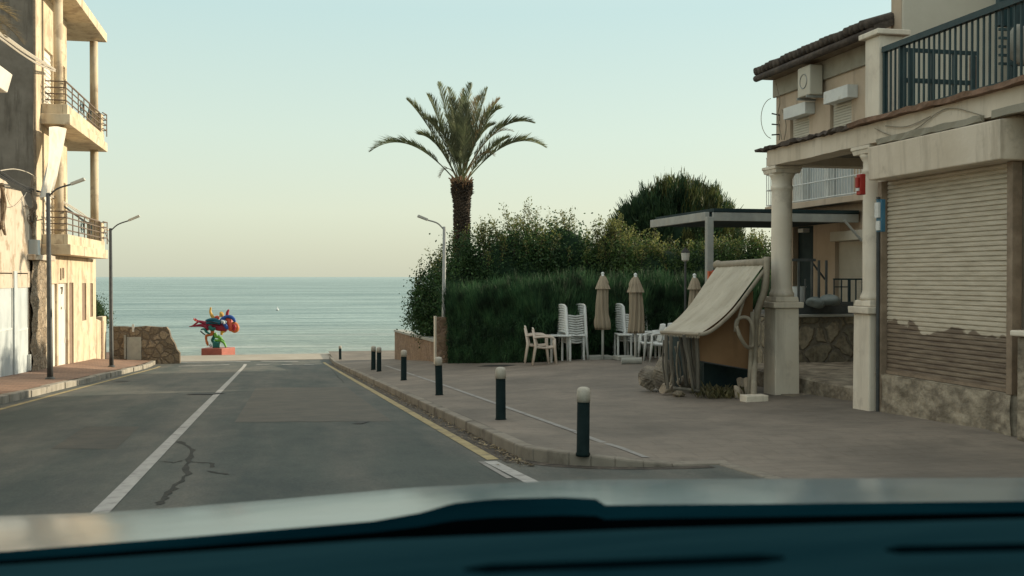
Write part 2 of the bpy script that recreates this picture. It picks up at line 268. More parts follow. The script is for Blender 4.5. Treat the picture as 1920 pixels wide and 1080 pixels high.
    bp = N('ShaderNodeBump'); bp.inputs['Strength'].default_value = 1; bp.inputs['Distance'].default_value = .45; L(ad.outputs[0], bp.inputs['Height']); L(bp.outputs[0], b.inputs['Normal'])
    return m
M['sea'] = mk_sea()
def mk_shutter():
    m, t, b = nt('rolled steel shutter, worn'); N = t.nodes.new; L = t.links.new
    ge = N('ShaderNodeNewGeometry'); sx = N('ShaderNodeSeparateXYZ'); L(ge.outputs['Position'], sx.inputs[0])
    n = N('ShaderNodeTexNoise'); n.inputs['Scale'].default_value = 2.6; n.inputs['Detail'].default_value = 2.5; L(ge.outputs['Position'], n.inputs['Vector'])
    q = N('ShaderNodeMapping'); q.inputs['Scale'].default_value = (1, 1.2, 9); L(ge.outputs['Position'], q.inputs[0])
    n2 = N('ShaderNodeTexNoise'); n2.inputs['Scale'].default_value = 3; n2.inputs['Detail'].default_value = 7; L(q.outputs[0], n2.inputs['Vector'])
    a = N('ShaderNodeMath'); a.operation = 'MULTIPLY_ADD'; L(n.outputs['Fac'], a.inputs[0]); a.inputs[1].default_value = -.55; L(sx.outputs['Z'], a.inputs[2])
    mr = N('ShaderNodeMapRange'); mr.inputs[1].default_value = .33; mr.inputs[2].default_value = .35; mr.inputs[3].default_value = 1; mr.inputs[4].default_value = 0; L(a.outputs[0], mr.inputs[0])
    mlow = N('ShaderNodeMapRange'); mlow.inputs[1].default_value = .12; mlow.inputs[2].default_value = .25; L(sx.outputs['Z'], mlow.inputs[0])
    mw = N('ShaderNodeMath'); mw.operation = 'MULTIPLY'; L(mr.outputs[0], mw.inputs[0]); mw.inputs[1].default_value = 1
    r = N('ShaderNodeValToRGB'); r.color_ramp.elements[0].position = .3; r.color_ramp.elements[1].position = .62; r.color_ramp.elements[0].color = (.43, .375, .285, 1); r.color_ramp.elements[1].color = (.56, .50, .395, 1); L(n2.outputs['Fac'], r.inputs[0])
    r2 = N('ShaderNodeValToRGB'); r2.color_ramp.elements[0].position = .35; r2.color_ramp.elements[1].position = .75; r2.color_ramp.elements[0].color = (.13, .095, .068, 1); r2.color_ramp.elements[1].color = (.27, .215, .155, 1); L(n2.outputs['Fac'], r2.inputs[0])
    mx = N('ShaderNodeMix'); mx.data_type = 'RGBA'; L(mw.outputs[0], mx.inputs[0]); L(r.outputs[0], mx.inputs[6]); L(r2.outputs[0], mx.inputs[7])
    L(mx.outputs[2], b.inputs['Base Color']); b.inputs['Roughness'].default_value = .6
    return m
M['shutter'] = mk_shutter()
# ------------------------------------------------------------------ mesh builder
ORG = {}
class MB:
    def __init__(s): s.v = []; s.f = []
    def add(s, vs, fs):
        o = len(s.v); s.v += [tuple(v) for v in vs]; s.f += [tuple(i+o for i in f) for f in fs]; return s
    def box(s, x0, x1, y0, y1, z0, z1):
        return s.add([(x0, y0, z0), (x1, y0, z0), (x1, y1, z0), (x0, y1, z0), (x0, y0, z1), (x1, y0, z1), (x1, y1, z1), (x0, y1, z1)],
                     [(0, 3, 2, 1), (4, 5, 6, 7), (0, 1, 5, 4), (1, 2, 6, 5), (2, 3, 7, 6), (3, 0, 4, 7)])
    def hexa(s, b, t):   # four bottom corners, four top corners
        return s.add(list(b)+list(t), [(0, 3, 2, 1), (4, 5, 6, 7), (0, 1, 5, 4), (1, 2, 6, 5), (2, 3, 7, 6), (3, 0, 4, 7)])
    def tube(s, pts, r, n=8, cap=True):
        pts = [Vector(p) for p in pts]; m = len(pts); rs = r if hasattr(r, '__len__') else [r]*m
        u = None; base = len(s.v)
        for i, p in enumerate(pts):
            d = (pts[min(i+1, m-1)]-pts[max(i-1, 0)])
            d = d.normalized() if d.length > 1e-9 else Vector((0, 0, 1))
            if u is None: u = d.cross(Vector((0, 0, 1)) if abs(d.z) < .9 else Vector((1, 0, 0))).normalized()
            else:
                u = (u-d*u.dot(d)); u = u.normalized() if u.length > 1e-6 else d.orthogonal().normalized()
            w = d.cross(u)
            for j in range(n):
                a = 2*math.pi*j/n; s.v.append(tuple(p+(u*math.cos(a)+w*math.sin(a))*rs[i]))
        for i in range(m-1):
            for j in range(n):
                s.f.append((base+i*n+j, base+i*n+(j+1) % n, base+(i+1)*n+(j+1) % n, base+(i+1)*n+j))
        if cap:
            s.f.append(tuple(base+j for j in reversed(range(n)))); s.f.append(tuple(base+(m-1)*n+j for j in range(n)))
        return s
    def lathe(s, prof, c, n=28):  # prof: (radius, z)
        base = len(s.v); c = Vector(c)
        for r, z in prof:
            for j in range(n):
                a = 2*math.pi*j/n; s.v.append((c.x+r*math.cos(a), c.y+r*math.sin(a), c.z+z))
        for i in range(len(prof)-1):
            for j in range(n): s.f.append((base+i*n+j, base+i*n+(j+1) % n, base+(i+1)*n+(j+1) % n, base+(i+1)*n+j))
        s.f.append(tuple(base+j for j in reversed(range(n)))); s.f.append(tuple(base+(len(prof)-1)*n+j for j in range(n)))
        return s
    def grid(s, nu, nv, fn):
        base = len(s.v)
        for i in range(nu+1):
            for j in range(nv+1): s.v.append(tuple(fn(i/nu, j/nv)))
        for i in range(nu):
            for j in range(nv):
                a = base+i*(nv+1)+j; s.f.append((a, a+nv+1, a+nv+2, a+1))
        return s
    def blob(s, c, rad, seed=0, amp=.25, sub=3, sq=1.0):
        import bmesh
        bm = bmesh.new(); bmesh.ops.create_icosphere(bm, subdivisions=sub, radius=1)
        rr = random.Random(seed); ks = [(Vector((rr.uniform(-1, 1), rr.uniform(-1, 1), rr.uniform(-1, 1))).normalized()*rr.uniform(1.5, 5), rr.uniform(0, 6), rr.uniform(.3, 1)) for _ in range(9)]
        vs = []
        for v in bm.verts:
            d = 1+amp*sum(math.sin(k.dot(v.co)+p)*w/ max(1, k.length*.5) for k, p, w in ks)*.5
            q = v.co*d
            vs.append((c[0]+q.x*rad[0], c[1]+q.y*rad[1], c[2]+q.z*rad[2]))
        fs = [tuple(v.index for v in f.verts) for f in bm.faces]; bm.free()
        return s.add(vs, fs)
    def quads(s, arr):   # numpy (n,4,3)
        base = len(s.v); s.v += [tuple(v) for v in arr.reshape(-1, 3).tolist()]
        s.f += [(base+4*i, base+4*i+1, base+4*i+2, base+4*i+3) for i in range(len(arr))]; return s
    def rock(s, c, rad, seed):
        o = len(s.v); s.blob((0, 0, 0), (1, 1, 1), seed, .25, 5); rr = random.Random(seed*7+1)
        pl_ = [(Vector((rr.gauss(0, 1), rr.gauss(0, 1), rr.gauss(0, 1))).normalized(), rr.uniform(.5, .85)) for _ in range(16)]
        for i in range(o, len(s.v)):
            v = Vector(s.v[i])
            for n_, d_ in pl_:
                k = v.dot(n_)-d_
                if k > 0: v -= n_*k*.96
            v *= 1+.02*math.sin(v.x*23+v.y*17)+.015*math.sin(v.z*41+v.x*13)
            s.v[i] = (c[0]+v.x*rad[0]*1.15, c[1]+v.y*rad[1]*1.15, c[2]+v.z*rad[2]*1.2)
        return s
    def build(s, name, mat, parent=None, smooth=False, bevel=0, local=False):
        me = bpy.data.meshes.new(name)
        v = s.v
        if parent is not None and not local:
            o = ORG.get(parent.as_pointer(), (0, 0, 0)); v = [(a-o[0], b-o[1], c-o[2]) for a, b, c in v]
        me.from_pydata(v, [], s.f); me.update()
        if smooth: me.polygons.foreach_set('use_smooth', [True]*len(me.polygons))
        me.materials.append(mat if not isinstance(mat, str) else M[mat])
        ob = bpy.data.objects.new(name, me); col.objects.link(ob)
        if parent is not None: ob.parent = parent; ORG[ob.as_pointer()] = (0, 0, 0) if local else ORG.get(parent.as_pointer(), (0, 0, 0))
        else: ORG[ob.as_pointer()] = (0, 0, 0)
        if bevel:
            bv = ob.modifiers.new('bevel', 'BEVEL'); bv.width = bevel; bv.segments = 2; bv.limit_method = 'ANGLE'; bv.angle_limit = .6
        if smooth == 'auto': pass
        return ob
def tag(o, label=None, cat=None, group=None, kind=None):
    if label: o['label'] = label
    if cat: o['category'] = cat
    if group: o['group'] = group
    if kind: o['kind'] = kind
    return o
def thing(name, label, cat, loc=(0, 0, 0), group=None):
    o = bpy.data.objects.new(name, None); col.objects.link(o); o.location = loc; ORG[o.as_pointer()] = tuple(loc)
    return tag(o, label, cat, group)
def struct(name, mb, mat, **k): return tag(mb.build(name, mat, **k), kind='structure')
def solo(name, mb, mat, label, cat, group=None, **k): return tag(mb.build(name, mat, **k), label, cat, group)
def copy_tree(o, parent=None):
    c = o.copy(); col.objects.link(c); c.parent = parent
    for ch in list(o.children):
        copy_tree(ch, c)
    return c
def bez(p0, p1, p2, n=12): return [Vector(p0)*(1-t)**2+Vector(p1)*2*t*(1-t)+Vector(p2)*t*t for t in [i/n for i in range(n+1)]]
def smooth_path(pts, n=6):
    pts = [Vector(p) for p in pts]; out = []
    for i in range(len(pts)-1):
        a, b, c, d = pts[max(i-1, 0)], pts[i], pts[i+1], pts[min(i+2, len(pts)-1)]
        for k in range(n):
            t = k/n; out.append(.5*((2*b)+(-a+c)*t+(2*a-5*b+4*c-d)*t*t+(-a+3*b-3*c+d)*t**3))
    out.append(pts[-1]); return out
def wall_x(mb, X, y0, y1, z0, z1, ops, depth=.25, side=1):
    """wall in the plane x=X with real openings (y0,y1,z0,z1) and reveals going to X-side*depth"""
    ys = sorted(set([y0, y1]+[v for o in ops for v in o[:2]])); zs = sorted(set([z0, z1]+[v for o in ops for v in o[2:]]))
    for a, b in zip(ys, ys[1:]):
        for c, d in zip(zs, zs[1:]):
            ym, zm = (a+b)/2, (c+d)/2
            if any(o[0] < ym < o[1] and o[2] < zm < o[3] for o in ops): continue
            q = [(X, a, c), (X, b, c), (X, b, d), (X, a, d)]
            mb.add(q, [(0, 1, 2, 3)])
    X2 = X-side*depth
    for a, b, c, d in ops:
        mb.add([(X, a, c), (X2, a, c), (X2, a, d), (X, a, d)], [(0, 1, 2, 3)])
        mb.add([(X, b, c), (X2, b, c), (X2, b, d), (X, b, d)], [(0, 1, 2, 3)])
        mb.add([(X, a, c), (X, b, c), (X2, b, c), (X2, a, c)], [(0, 1, 2, 3)])
        mb.add([(X, a, d), (X, b, d), (X2, b, d), (X2, a, d)], [(0, 1, 2, 3)])
    return mb
# ------------------------------------------------------------------ the setting
def rows(a, b, st): return list(np.arange(a, b, st))+[b]
def sheet(xs_fn, ys, zf, nx):
    mb = MB()
    for y in ys:
        x0, x1 = xs_fn(y)
        for i in range(nx+1):
            x = x0+(x1-x0)*(i/nx); mb.v.append((x, y, zf(x, y)))
    for j in range(len(ys)-1):
        for i in range(nx):
            a = j*(nx+1)+i; mb.f.append((a, a+1, a+nx+2, a+nx+1))
    return mb
ysr = rows(-40, 52, 1.0)
struct('ground', sheet(lambda y: (-90, 90), ysr, lambda x, y: zr(y)-.06, 30), 'earth', smooth=True)
struct('road', sheet(lambda y: (-4.95, 9), rows(-40, 48.2, .5), lambda x, y: zr(y), 12), 'asphalt', smooth=True)
yp = sorted(set(rows(-40, 8.8, .8)+[8.899, 8.901]+rows(8.95, 10.1, .08)+rows(10.4, 51.8, .5)))
def plaza_x(y):
    return (xk(y)+.13, 30)
def plz(y):
    pass
mbp = MB(); us = [0, .05, .1, .2, .35, .5, .75, 1.0, 1.3, 1.7, 2.2, 2.8, 3.4, 4.0, 4.6, 5.2, 6, 8, 12, 30]
for y in yp:
    for u in us:
        x = xk(y)+.13+u; mbp.v.append((x, y, gR(x, y)))
for j in range(len(yp)-1):
    for i in range(len(us)-1):
        a = j*len(us)+i; mbp.f.append((a, a+1, a+len(us)+1, a+len(us)))
struct('plaza', mbp, 'plaza', smooth=True)
# kerbs
def kerb(path, zt, name, w=.13, drop=.2, kmat='kerb_brown'):
    mb = MB(); pts = [Vector((p[0], p[1], 0)) for p in path]
    for i in range(len(pts)-1):
        a, b = pts[i], pts[i+1]; n = max(1, round((b-a).length/.9))
        for j in range(n):
            p = a.lerp(b, (j+.012)/n if n > 1 else j/n); q = a.lerp(b, (j+.988)/n if n > 1 else (j+1)/n); d = (q-p).normalized(); nn = Vector((d.y, -d.x, 0))*w
            jz = R.uniform(-.012, .012) if kmat == 'kerb' else R.uniform(-.003, .003)
            def pt(v, dz): return (v.x, v.y, zt(v.x, v.y)+dz)
            jo = nn*R.uniform(-.10, .10)*(1 if kmat == 'kerb' else .3)
            p2, q2, p1, q1 = p+nn, q+nn, p+jo, q+jo
            mb.hexa([pt(p1, -drop), pt(p2, -drop), pt(q2, -drop), pt(q1, -drop)], [pt(p1, .004+jz), pt(p2, .006+jz), pt(q2, .006+jz), pt(q1, .004+jz)])
    return struct(name, mb, kmat, bevel=.018)
kr = [(2.27, y) for y in rows(48, 10.1, -2.7)]
kr = [(2.27, 48-i*2.7) for i in range(15)]+[(2.27, 10.1)]
kr += [(xk(y), y) for y in [9.9, 9.7, 9.5, 9.3, 9.15, 9.03, 8.94, 8.901]]+[(3.98, 8.9)]
kerb([(a, b) for a, b in kr][::-1], lambda x, y: gR(max(x, 2.3), y), 'kerb')
kerb([(3.85, -8), (3.85, 0), (3.85, 8.9)], lambda x, y: gR(x, y), 'kerb')
kerb([(-4.95, 46.8), (-4.95, 30), (-4.95, 10), (-4.95, -10)], lambda x, y: gL(-5, y)-.0, 'kerb', w=.2, kmat='kerb')
struct('left_pavement', sheet(lambda y: (-14, -5.15), rows(-40, 51.8, .6), lambda x, y: gL(x, y), 16), 'left_pave', smooth=True)
struct('promenade', sheet(lambda y: (-90, 90), rows(48.15, 52.0, .4), lambda x, y: zr(y)+(.012 if -4.9 < x < 2.4 else .0)+.004, 36), 'promenade')
struct('beach', sheet(lambda y: (-400, 400), rows(52, 80, 2), lambda x, y: -2.49-(y-51.9)*.095 if y > 52.5 else -2.5, 4), 'sand')
struct('sea', MB().add([(-9000, 62, -3.6), (9000, 62, -3.6), (9000, 22000, -3.6), (-9000, 22000, -3.6)], [(0, 1, 2, 3)]), 'sea')
# painted lines etc.
def line(path, w, name, mat, zf, dz=.005):
    mb = MB(); pts = []
    P_ = [Vector((p[0], p[1], 0)) for p in path]
    for a, b in zip(P_, P_[1:]):
        n = max(1, int((b-a).length/.5))
        pts += [a.lerp(b, i/n) for i in range(n)]
    pts.append(P_[-1])
    for i, p in enumerate(pts):
        d = (pts[min(i+1, len(pts)-1)]-pts[max(i-1, 0)]).normalized(); nn = Vector((d.y, -d.x, 0))*w/2
        for v in (p-nn, p+nn): mb.v.append((v.x, v.y, zf(v.x, v.y)+dz))
    for i in range(len(pts)-1): a = 2*i; mb.f.append((a, a+1, a+3, a+2))
    return struct(name, mb, mat)
def zroad(x, y): return zr(y)
c0 = ong(460, 683); c1 = ong(190, 960)
line([(c1.x+(c0.x-c1.x)*-.8, c1.y-(c0.y-c1.y)*.8), (c1.x, c1.y), (c0.x, c0.y)], .125, 'centre_line', 'whiteline', zroad)
line([(2.0, 9.9), (2.0, 43), (1.95, 46)], .12, 'yellow_line', 'yellow', zroad)
line([(-4.62, -5), (-4.62, 30), (-4.6, 45)], .12, 'yellow_line', 'yellow', zroad)
e0 = ong(915, 866); e1 = ong(988, 903)
line([(e0.x+.02, e0.y), (e1.x+.02, e1.y), (e1.x*2-e0.x+.02, e1.y*2-e0.y)], .12, 'edge_line', 'whiteline', zroad)
e0 = ong(905, 866); e1 = ong(960, 898)
line([(e0.x-.02, e0.y), (e1.x-.02, e1.y)], .05, 'edge_line', 'whiteline_faint', zroad)
pl = [ong(*p) for p in [(722, 686), (833, 722.6), (944, 762), (1073, 808), (1120, 827), (1212, 859)]]
line([(p.x, p.y) for p in pl], .075, 'plaza_line', 'whiteline_faint', gR, .006)
for a, b in [((335, 687), (430, 684)), ((480, 683.5), (505, 683.5)), ((528, 684), (547, 684)), ((570, 684), (590, 684)), ((335, 680), (470, 678)), ((490, 677.5), (560, 678))]:
    p, q = ong(*a), ong(*b); line([(p.x, p.y), (q.x, q.y)], .3, 'give_way_line', 'whiteline', zroad, .009)
def crack(pxs, w, name='road_crack'):
    pts = [ong(*p) for p in pxs]; out = []
    for a, b in zip(pts, pts[1:]):
        for i in range(5):
            v = a.lerp(b, i/5); out.append((v.x+R.uniform(-.02, .02), v.y+R.uniform(-.03, .03)))
    mb = MB()
    for i, p in enumerate(out):
        ww = w*R.uniform(.4, 1.3)/2
        for s_ in (-1, 1): mb.v.append((p[0]+s_*ww, p[1]+s_*ww*.6, zr(p[1])+.003))
    for i in range(len(out)-1): a = 2*i; mb.f.append((a, a+1, a+3, a+2))
    struct(name, mb, 'crack')
def patch(pxs, mat, dz):
    q = [ong(*p) for p in pxs]; a, b, c, d = q
    struct('road_patch', MB().grid(6, 6, lambda u, v: (lambda p: (p.x, p.y, zr(p.y)+dz))(a.lerp(b, u).lerp(d.lerp(c, u), v))), mat)
M['patch'] = mk('darker asphalt patch', [(.070, .072, .064), (.098, .094, .080)], 2.5, .9, .4, 80, dirt=(.12, .11, .09), dirt_scale=1.2)
M['patch2'] = mk('brownish asphalt patch', [(.10, .098, .084), (.128, .120, .100)], 2.5, .9, .4, 80, dirt=(.09, .09, .08), dirt_scale=1.5)
patch([(440, 792), (735, 790), (650, 726), (480, 727)], 'patch2', .0022)
patch([(96, 842), (218, 842), (262, 800), (160, 800)], 'patch', .0021)
crack([(335, 828), (362, 845), (352, 862), (352, 890), (325, 915), (308, 935), (298, 952)], .055)
crack([(352, 866), (395, 868), (402, 878)], .04); crack([(300, 866), (330, 868), (350, 862)], .03); crack([(392, 884), (440, 892)], .06)
crack([(470, 792), (560, 791), (640, 792)], .015)
crack([(620, 690), (632, 705), (650, 722)], .03)
mb = MB(); a, b = ong(360, 739), ong(412, 739)
line([(a.x, a.y), (b.x, b.y)], .60, 'drain_cover', 'iron', zroad, .012)
for q in [(216, 716, 238), (222, 715, 240), (668, 793, 686)]:
    a, b = ong(q[0], q[1]), ong(q[2], q[1]); line([(a.x, a.y), (b.x, b.y)], .4, 'drain_cover', 'iron', zroad, .008)
a, b = ong(905, 686), ong(958, 686); line([(a.x, a.y), (b.x, b.y)], .4, 'drain_cover', 'iron', gR, .008)
a, b = ong(330, 803), ong(348, 803); line([(a.x, a.y), (b.x, b.y)], .03, 'road_crack', 'crack', zroad, .01)
line([(2.17, 9.6), (2.17, 30), (2.17, 45)], .2, 'gutter', 'gutter', zroad, .003)
gp = [(xk(y)-.09, y-.05) for y in [9.9, 9.6, 9.3, 9.1, 8.95]]+[(3.5, 8.8), (3.75, 8.8)]
line(gp, .16, 'gutter', 'gutter', zroad, .0035)
# dry leaves and litter along the gutter: nobody could count them
mb = MB()
for i in range(1400):
    y = 9.3+34*R.random()**1.6; x = 2.26-abs(R.gauss(0, .09)); s_ = R.uniform(.008, .028); a = R.uniform(0, 6.28)
    z = zr(y)+.008+R.uniform(0, .01)
    c, s2 = math.cos(a)*s_, math.sin(a)*s_
    mb.add([(x-c, y-s2, z), (x+s2*.5, y-c*.5, z+R.uniform(0, .012)), (x+c, y+s2, z+R.uniform(0, .01)), (x-s2*.5, y+c*.5, z)], [(0, 1, 2, 3)])
tag(mb.build('leaf_litter', mk_leaf('dry leaf litter', (.10, .07, .04), (.30, .25, .17), .1)), 'dry leaves and grit caught along the right hand kerb', 'leaf litter', kind='stuff')

# ------------------------------------------------------------------ bollards
bt = thing('bollard', 'x', 'bollard', (0, 0, 0), 'black bollards with pale caps along the kerb')
MB().lathe([(.085, -.02), (.085, .015), (.076, .02), (.074, .62)], (0, 0, 0)).build('post', 'bollard', bt, smooth=True)
MB().lathe([(.079, .62), (.081, .71), (.079, .75), (.068, .778), (.040, .793), (.0, .797)], (0, 0, 0)).build('cap', 'bollard_cap', bt, smooth=True)
bl = [(1093, 852, 'nearest and largest black bollard with pale cap, at the near corner of the pavement', 1.0, 127),
      (939, 787, 'black bollard with pale cap, second nearest of the row', 1, 99),
      (823.7, 741, 'black bollard with pale cap standing just below the foot of the right hand street lamp', 1, 72),
      (757, 713, 'black bollard with pale cap between the street lamp bollard and the close pair', 1, 57),
      (710.7, 696.5, 'front bollard of the close pair, its pale cap overlapping the one behind', 1, 46),
      (700, 693.5, 'rear bollard of the close pair, half hidden by the one in front', 1, 45),
      (638, 674, 'smallest and farthest black bollard, alone near the end of the street', 1, 26)]
for i, (px, py, lb, s_, hpx) in enumerate(bl):
    p = ong(px, py); o = bt if i == 0 else copy_tree(bt)
    Z = (p-CAM).dot(FW); h = hpx*Z/2000.0
    o.location = p; k = h/.797; o.scale = (min(k, 1.15), min(k, 1.15), k); o['label'] = lb
    o.rotation_euler = (R.uniform(-.02, .02), R.uniform(-.02, .02), R.uniform(0, 6))
p = ong(707, 692)
# ------------------------------------------------------------------ street lamps
def street_lamp(base, toppx, armpx, mat, label, r=.055, headlen=.5):
    o = thing('street_lamp', label, 'street lamp', base, 'street lamps')
    Z = (base-CAM).dot(FW)
    top = P(toppx[0], toppx[1], Z)
    MB().tube([base-Vector((0, 0, .05)), base+Vector((0, 0, .6)), top], [r*1.25, r*1.2, r*.8], 12).build('pole', mat, o, smooth=True)
    MB().lathe([(r*2, 0), (r*2, .03), (r*1.3, .06)], base).build('base_plate', mat, o)
    tip = P(armpx[0], armpx[1], Z); d = (tip-top)
    e = top+d*.62
    MB().tube(smooth_path([top-Vector((0, 0, .1)), top+d*.25+Vector((0, 0, .02)), e]), .022, 8).build('arm', mat, o, smooth=True)
    u = (tip-e).normalized(); w = Vector((0, 1, 0)); n = u.cross(w).normalized()
    if n.z < 0: n = -n
    b = []; t = []
    for s1, s2, k in ((-1, 0, .05), (1, 0, .05), (1, 1, .10), (-1, 1, .10)):
        q = e.lerp(tip, s2)+w*s1*k
        b.append(q-n*.03); t.append(q+n*.045)
    MB().hexa(b, t).build('lamp_head', 'lamp_head', o, bevel=.012)
    return o
street_lamp(ong(94, 711), (90, 362), (159, 336), 'pole_dark', 'dark street lamp with cables tied to its top, nearest on the left pavement', .06)
street_lamp(ong(209, 688), (207, 428), (262, 405), 'pole_dark', 'dark street lamp beyond the balcony house, its arm over the sea view', .06)
street_lamp(ong(832, 680), (833, 425), (783, 405), 'pole_grey', 'pale galvanised street lamp beside the palm and hedge, arm pointing left', .055)
# ------------------------------------------------------------------ foliage helpers
def leaf_quads(cen, size, up_bias=0.0, aspect=.5):
    n = len(cen)
    d = NR.normal(size=(n, 3)); d[:, 2] += up_bias; d /= np.linalg.norm(d, axis=1)[:, None]
    e = NR.normal(size=(n, 3)); e -= d*(e*d).sum(1)[:, None]; e /= np.linalg.norm(e, axis=1)[:, None]
    s_ = size*NR.uniform(.6, 1.3, n)[:, None]
    a = d*s_; b = e*s_*aspect*.5
    return np.stack([cen, cen+a*.5+b, cen+a, cen+a*.5-b], 1)
def clumpy(c, rad, n, nclump, spread, zcut=None, shell=.75):
    d = NR.normal(size=(nclump, 3)); d /= np.linalg.norm(d, axis=1)[:, None]
    rr = NR.uniform(shell, 1.02, nclump)[:, None]
    cc = np.array(c)+d*rr*np.array(rad)
    idx = NR.integers(0, nclump, n); cs = spread*NR.uniform(.5, 1.4, nclump)
    pts = cc[idx]+NR.normal(size=(n, 3))*cs[idx][:, None]
    if zcut is not None: pts = pts[pts[:, 2] > zcut]
    return pts
def shrub(c, rad, n, label, mat='leaf_dark', leaf=.11, sprouts=14, sprout_h=.8, core=.84, name='shrub', spr_mat='leaf_lit', group='bushes behind the hedge', zcut=None, seed=1, extra=()):
    c = Vector(c); base = Vector((c.x, c.y, G(c.x, c.y)))
    o = thing(name, label, 'bush', base, group)
    n = int(n*3.2); leaf *= .82
    pts = clumpy(c, rad, n, max(24, n//110), .17*min(rad)/1.2+.08, zcut)
    MB().quads(leaf_quads(pts, leaf, .2, .6)).build('foliage', mat, o)
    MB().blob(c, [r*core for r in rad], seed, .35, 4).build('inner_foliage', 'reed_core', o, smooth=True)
    tm = MB()
    for i in range(4):
        a = R.uniform(0, 6.28); q = c+Vector((math.cos(a)*rad[0]*.4, math.sin(a)*rad[1]*.4, 0))
        tm.tube([base+Vector((math.cos(a)*.1, math.sin(a)*.1, -.05)), q], [.05, .03], 6)
    tm.build('stem', 'bark', o)
    if sprouts:
        sp = MB(); lv = []
        for i in range(sprouts):
            a = R.uniform(0, 6.28); rr = R.uniform(0, .85); c_r = c+Vector((0, 0, rad[2]*.2))
            q = c+Vector((math.cos(a)*rad[0]*rr, math.sin(a)*rad[1]*rr, rad[2]*math.sqrt(max(0, 1-rr*rr))*.9))
            h = sprout_h*R.uniform(.35, 1.0); tip = q+Vector((R.uniform(-.3, .3)*h, R.uniform(-.3, .3)*h, h))
            path = bez(q, q.lerp(tip, .5)+Vector((R.uniform(-.1, .1), 0, .05)), tip, 8)
            sp.tube([c_r]+path, [.012]+[.010*(1-i_/9) for i_ in range(9)], 4)
            for v in path[1:]:
                for _ in range(7): lv.append((v.x+R.gauss(0, .06), v.y+R.gauss(0, .06), v.z+R.gauss(0, .05)))
        sp.build('twig', 'bark', o)
        MB().quads(leaf_quads(np.array(lv), leaf*.85, .6)).build('lit_young_leaves', spr_mat, o)
    return o
def Pk(px, py, Z): return P(px, py, Z)
# tall bushes behind the hedge
def bush_px(px, pytop, Z, rx, rz, n, label, **k):
    rx *= 1.15; t = P(px, pytop, Z); c = (t.x, t.y, t.z-rz)
    return shrub(c, (rx, rx*.8, rz), n, label, **k)
bush_px(822, 500, 35.5, .72, 1.35, 5200, 'loose dark bush overhanging the low wall, left of the palm trunk', sprouts=26, sprout_h=.9, seed=2, core=.72, leaf=.10)
bush_px(797, 548, 37, .42, .72, 1500, 'small ragged bush spilling over the wall end toward the sea', sprouts=16, sprout_h=.5, seed=12, core=.6, leaf=.09)
bush_px(905, 440, 34, 1.35, 2.2, 8500, 'tall dark bush directly right of the palm trunk', sprouts=24, sprout_h=.9, seed=3)
bush_px(975, 428, 34, 1.3, 2.3, 8500, 'tall bush with pale sprouting twigs on top, between the palm and the conifer', sprouts=44, sprout_h=1.2, seed=4)
bush_px(1055, 425, 35, 1.4, 2.3, 8500, 'dark bush above the stacked chairs, left of the sunlit yellow bush', sprouts=26, sprout_h=.8, seed=5)
bush_px(1150, 440, 34, 1.0, 1.9, 6500, 'bush with sunlit yellow green shoots below the conifer', sprouts=50, sprout_h=.9, spr_mat='leaf_lit', seed=6, mat='leaf_mid')
bush_px(1235, 462, 33, 1.3, 1.8, 7500, 'green bush under the end of the pergola beam', sprouts=30, sprout_h=.7, spr_mat='leaf_lit', seed=7, mat='leaf_mid')
bush_px(1330, 458, 33, 1.3, 1.9, 7500, 'green bush behind the pergola post', sprouts=22, sprout_h=.6, seed=8, mat='leaf_mid')
bush_px(1415, 448, 33, 1.0, 1.9, 6000, 'green bush showing between the pergola and the round column', sprouts=22, sprout_h=.5, seed=9, mat='leaf_mid')
# conifer
def conifer(c, rad, n, label):
    c = Vector(c); base = Vector((c.x, c.y, G(c.x, c.y)))
    o = thing('conifer_tree', label, 'tree', base)
    def tufts(n, sel, mat, lenm=.26):
        nc = 190; d = NR.normal(size=(nc*3, 3)); d /= np.linalg.norm(d, axis=1)[:, None]
        d = d[[sel(q) for q in d]][:nc]
        cc = np.array(c)+d*np.array(rad)*NR.uniform(.82, 1.0, len(d))[:, None]
        idx = NR.integers(0, len(cc), n); off = NR.normal(size=(n, 3))*np.array([.11, .11, .24])
        p0 = cc[idx]+off
        dr = d[idx]*.5+NR.normal(size=(n, 3))*.28+np.array([0, 0, 1.0]); dr /= np.linalg.norm(dr, axis=1)[:, None]
        e = NR.normal(size=(n, 3)); e -= dr*(e*dr).sum(1)[:, None]; e /= np.linalg.norm(e, axis=1)[:, None]
        L_ = lenm*NR.uniform(.6, 1.3, n)[:, None]; w = .022
        MB().quads(np.stack([p0-e*w, p0+e*w, p0+dr*L_+e*w*.3, p0+dr*L_-e*w*.3], 1)).build('foliage', mat, o)
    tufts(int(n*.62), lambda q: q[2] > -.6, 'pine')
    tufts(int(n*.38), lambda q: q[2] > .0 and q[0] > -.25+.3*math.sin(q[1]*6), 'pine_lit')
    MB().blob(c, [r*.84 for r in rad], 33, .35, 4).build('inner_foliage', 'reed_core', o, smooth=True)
    MB().tube([base-Vector((0, 0, .1)), c], [.22, .12], 10).build('trunk', 'bark', o)
t = P(1262, 348, 41)
conifer((t.x, t.y, t.z-2.35), (2.55, 2.1, 2.25), 60000, 'dark rounded conifer with sunlit top rising behind the bushes and pergola')
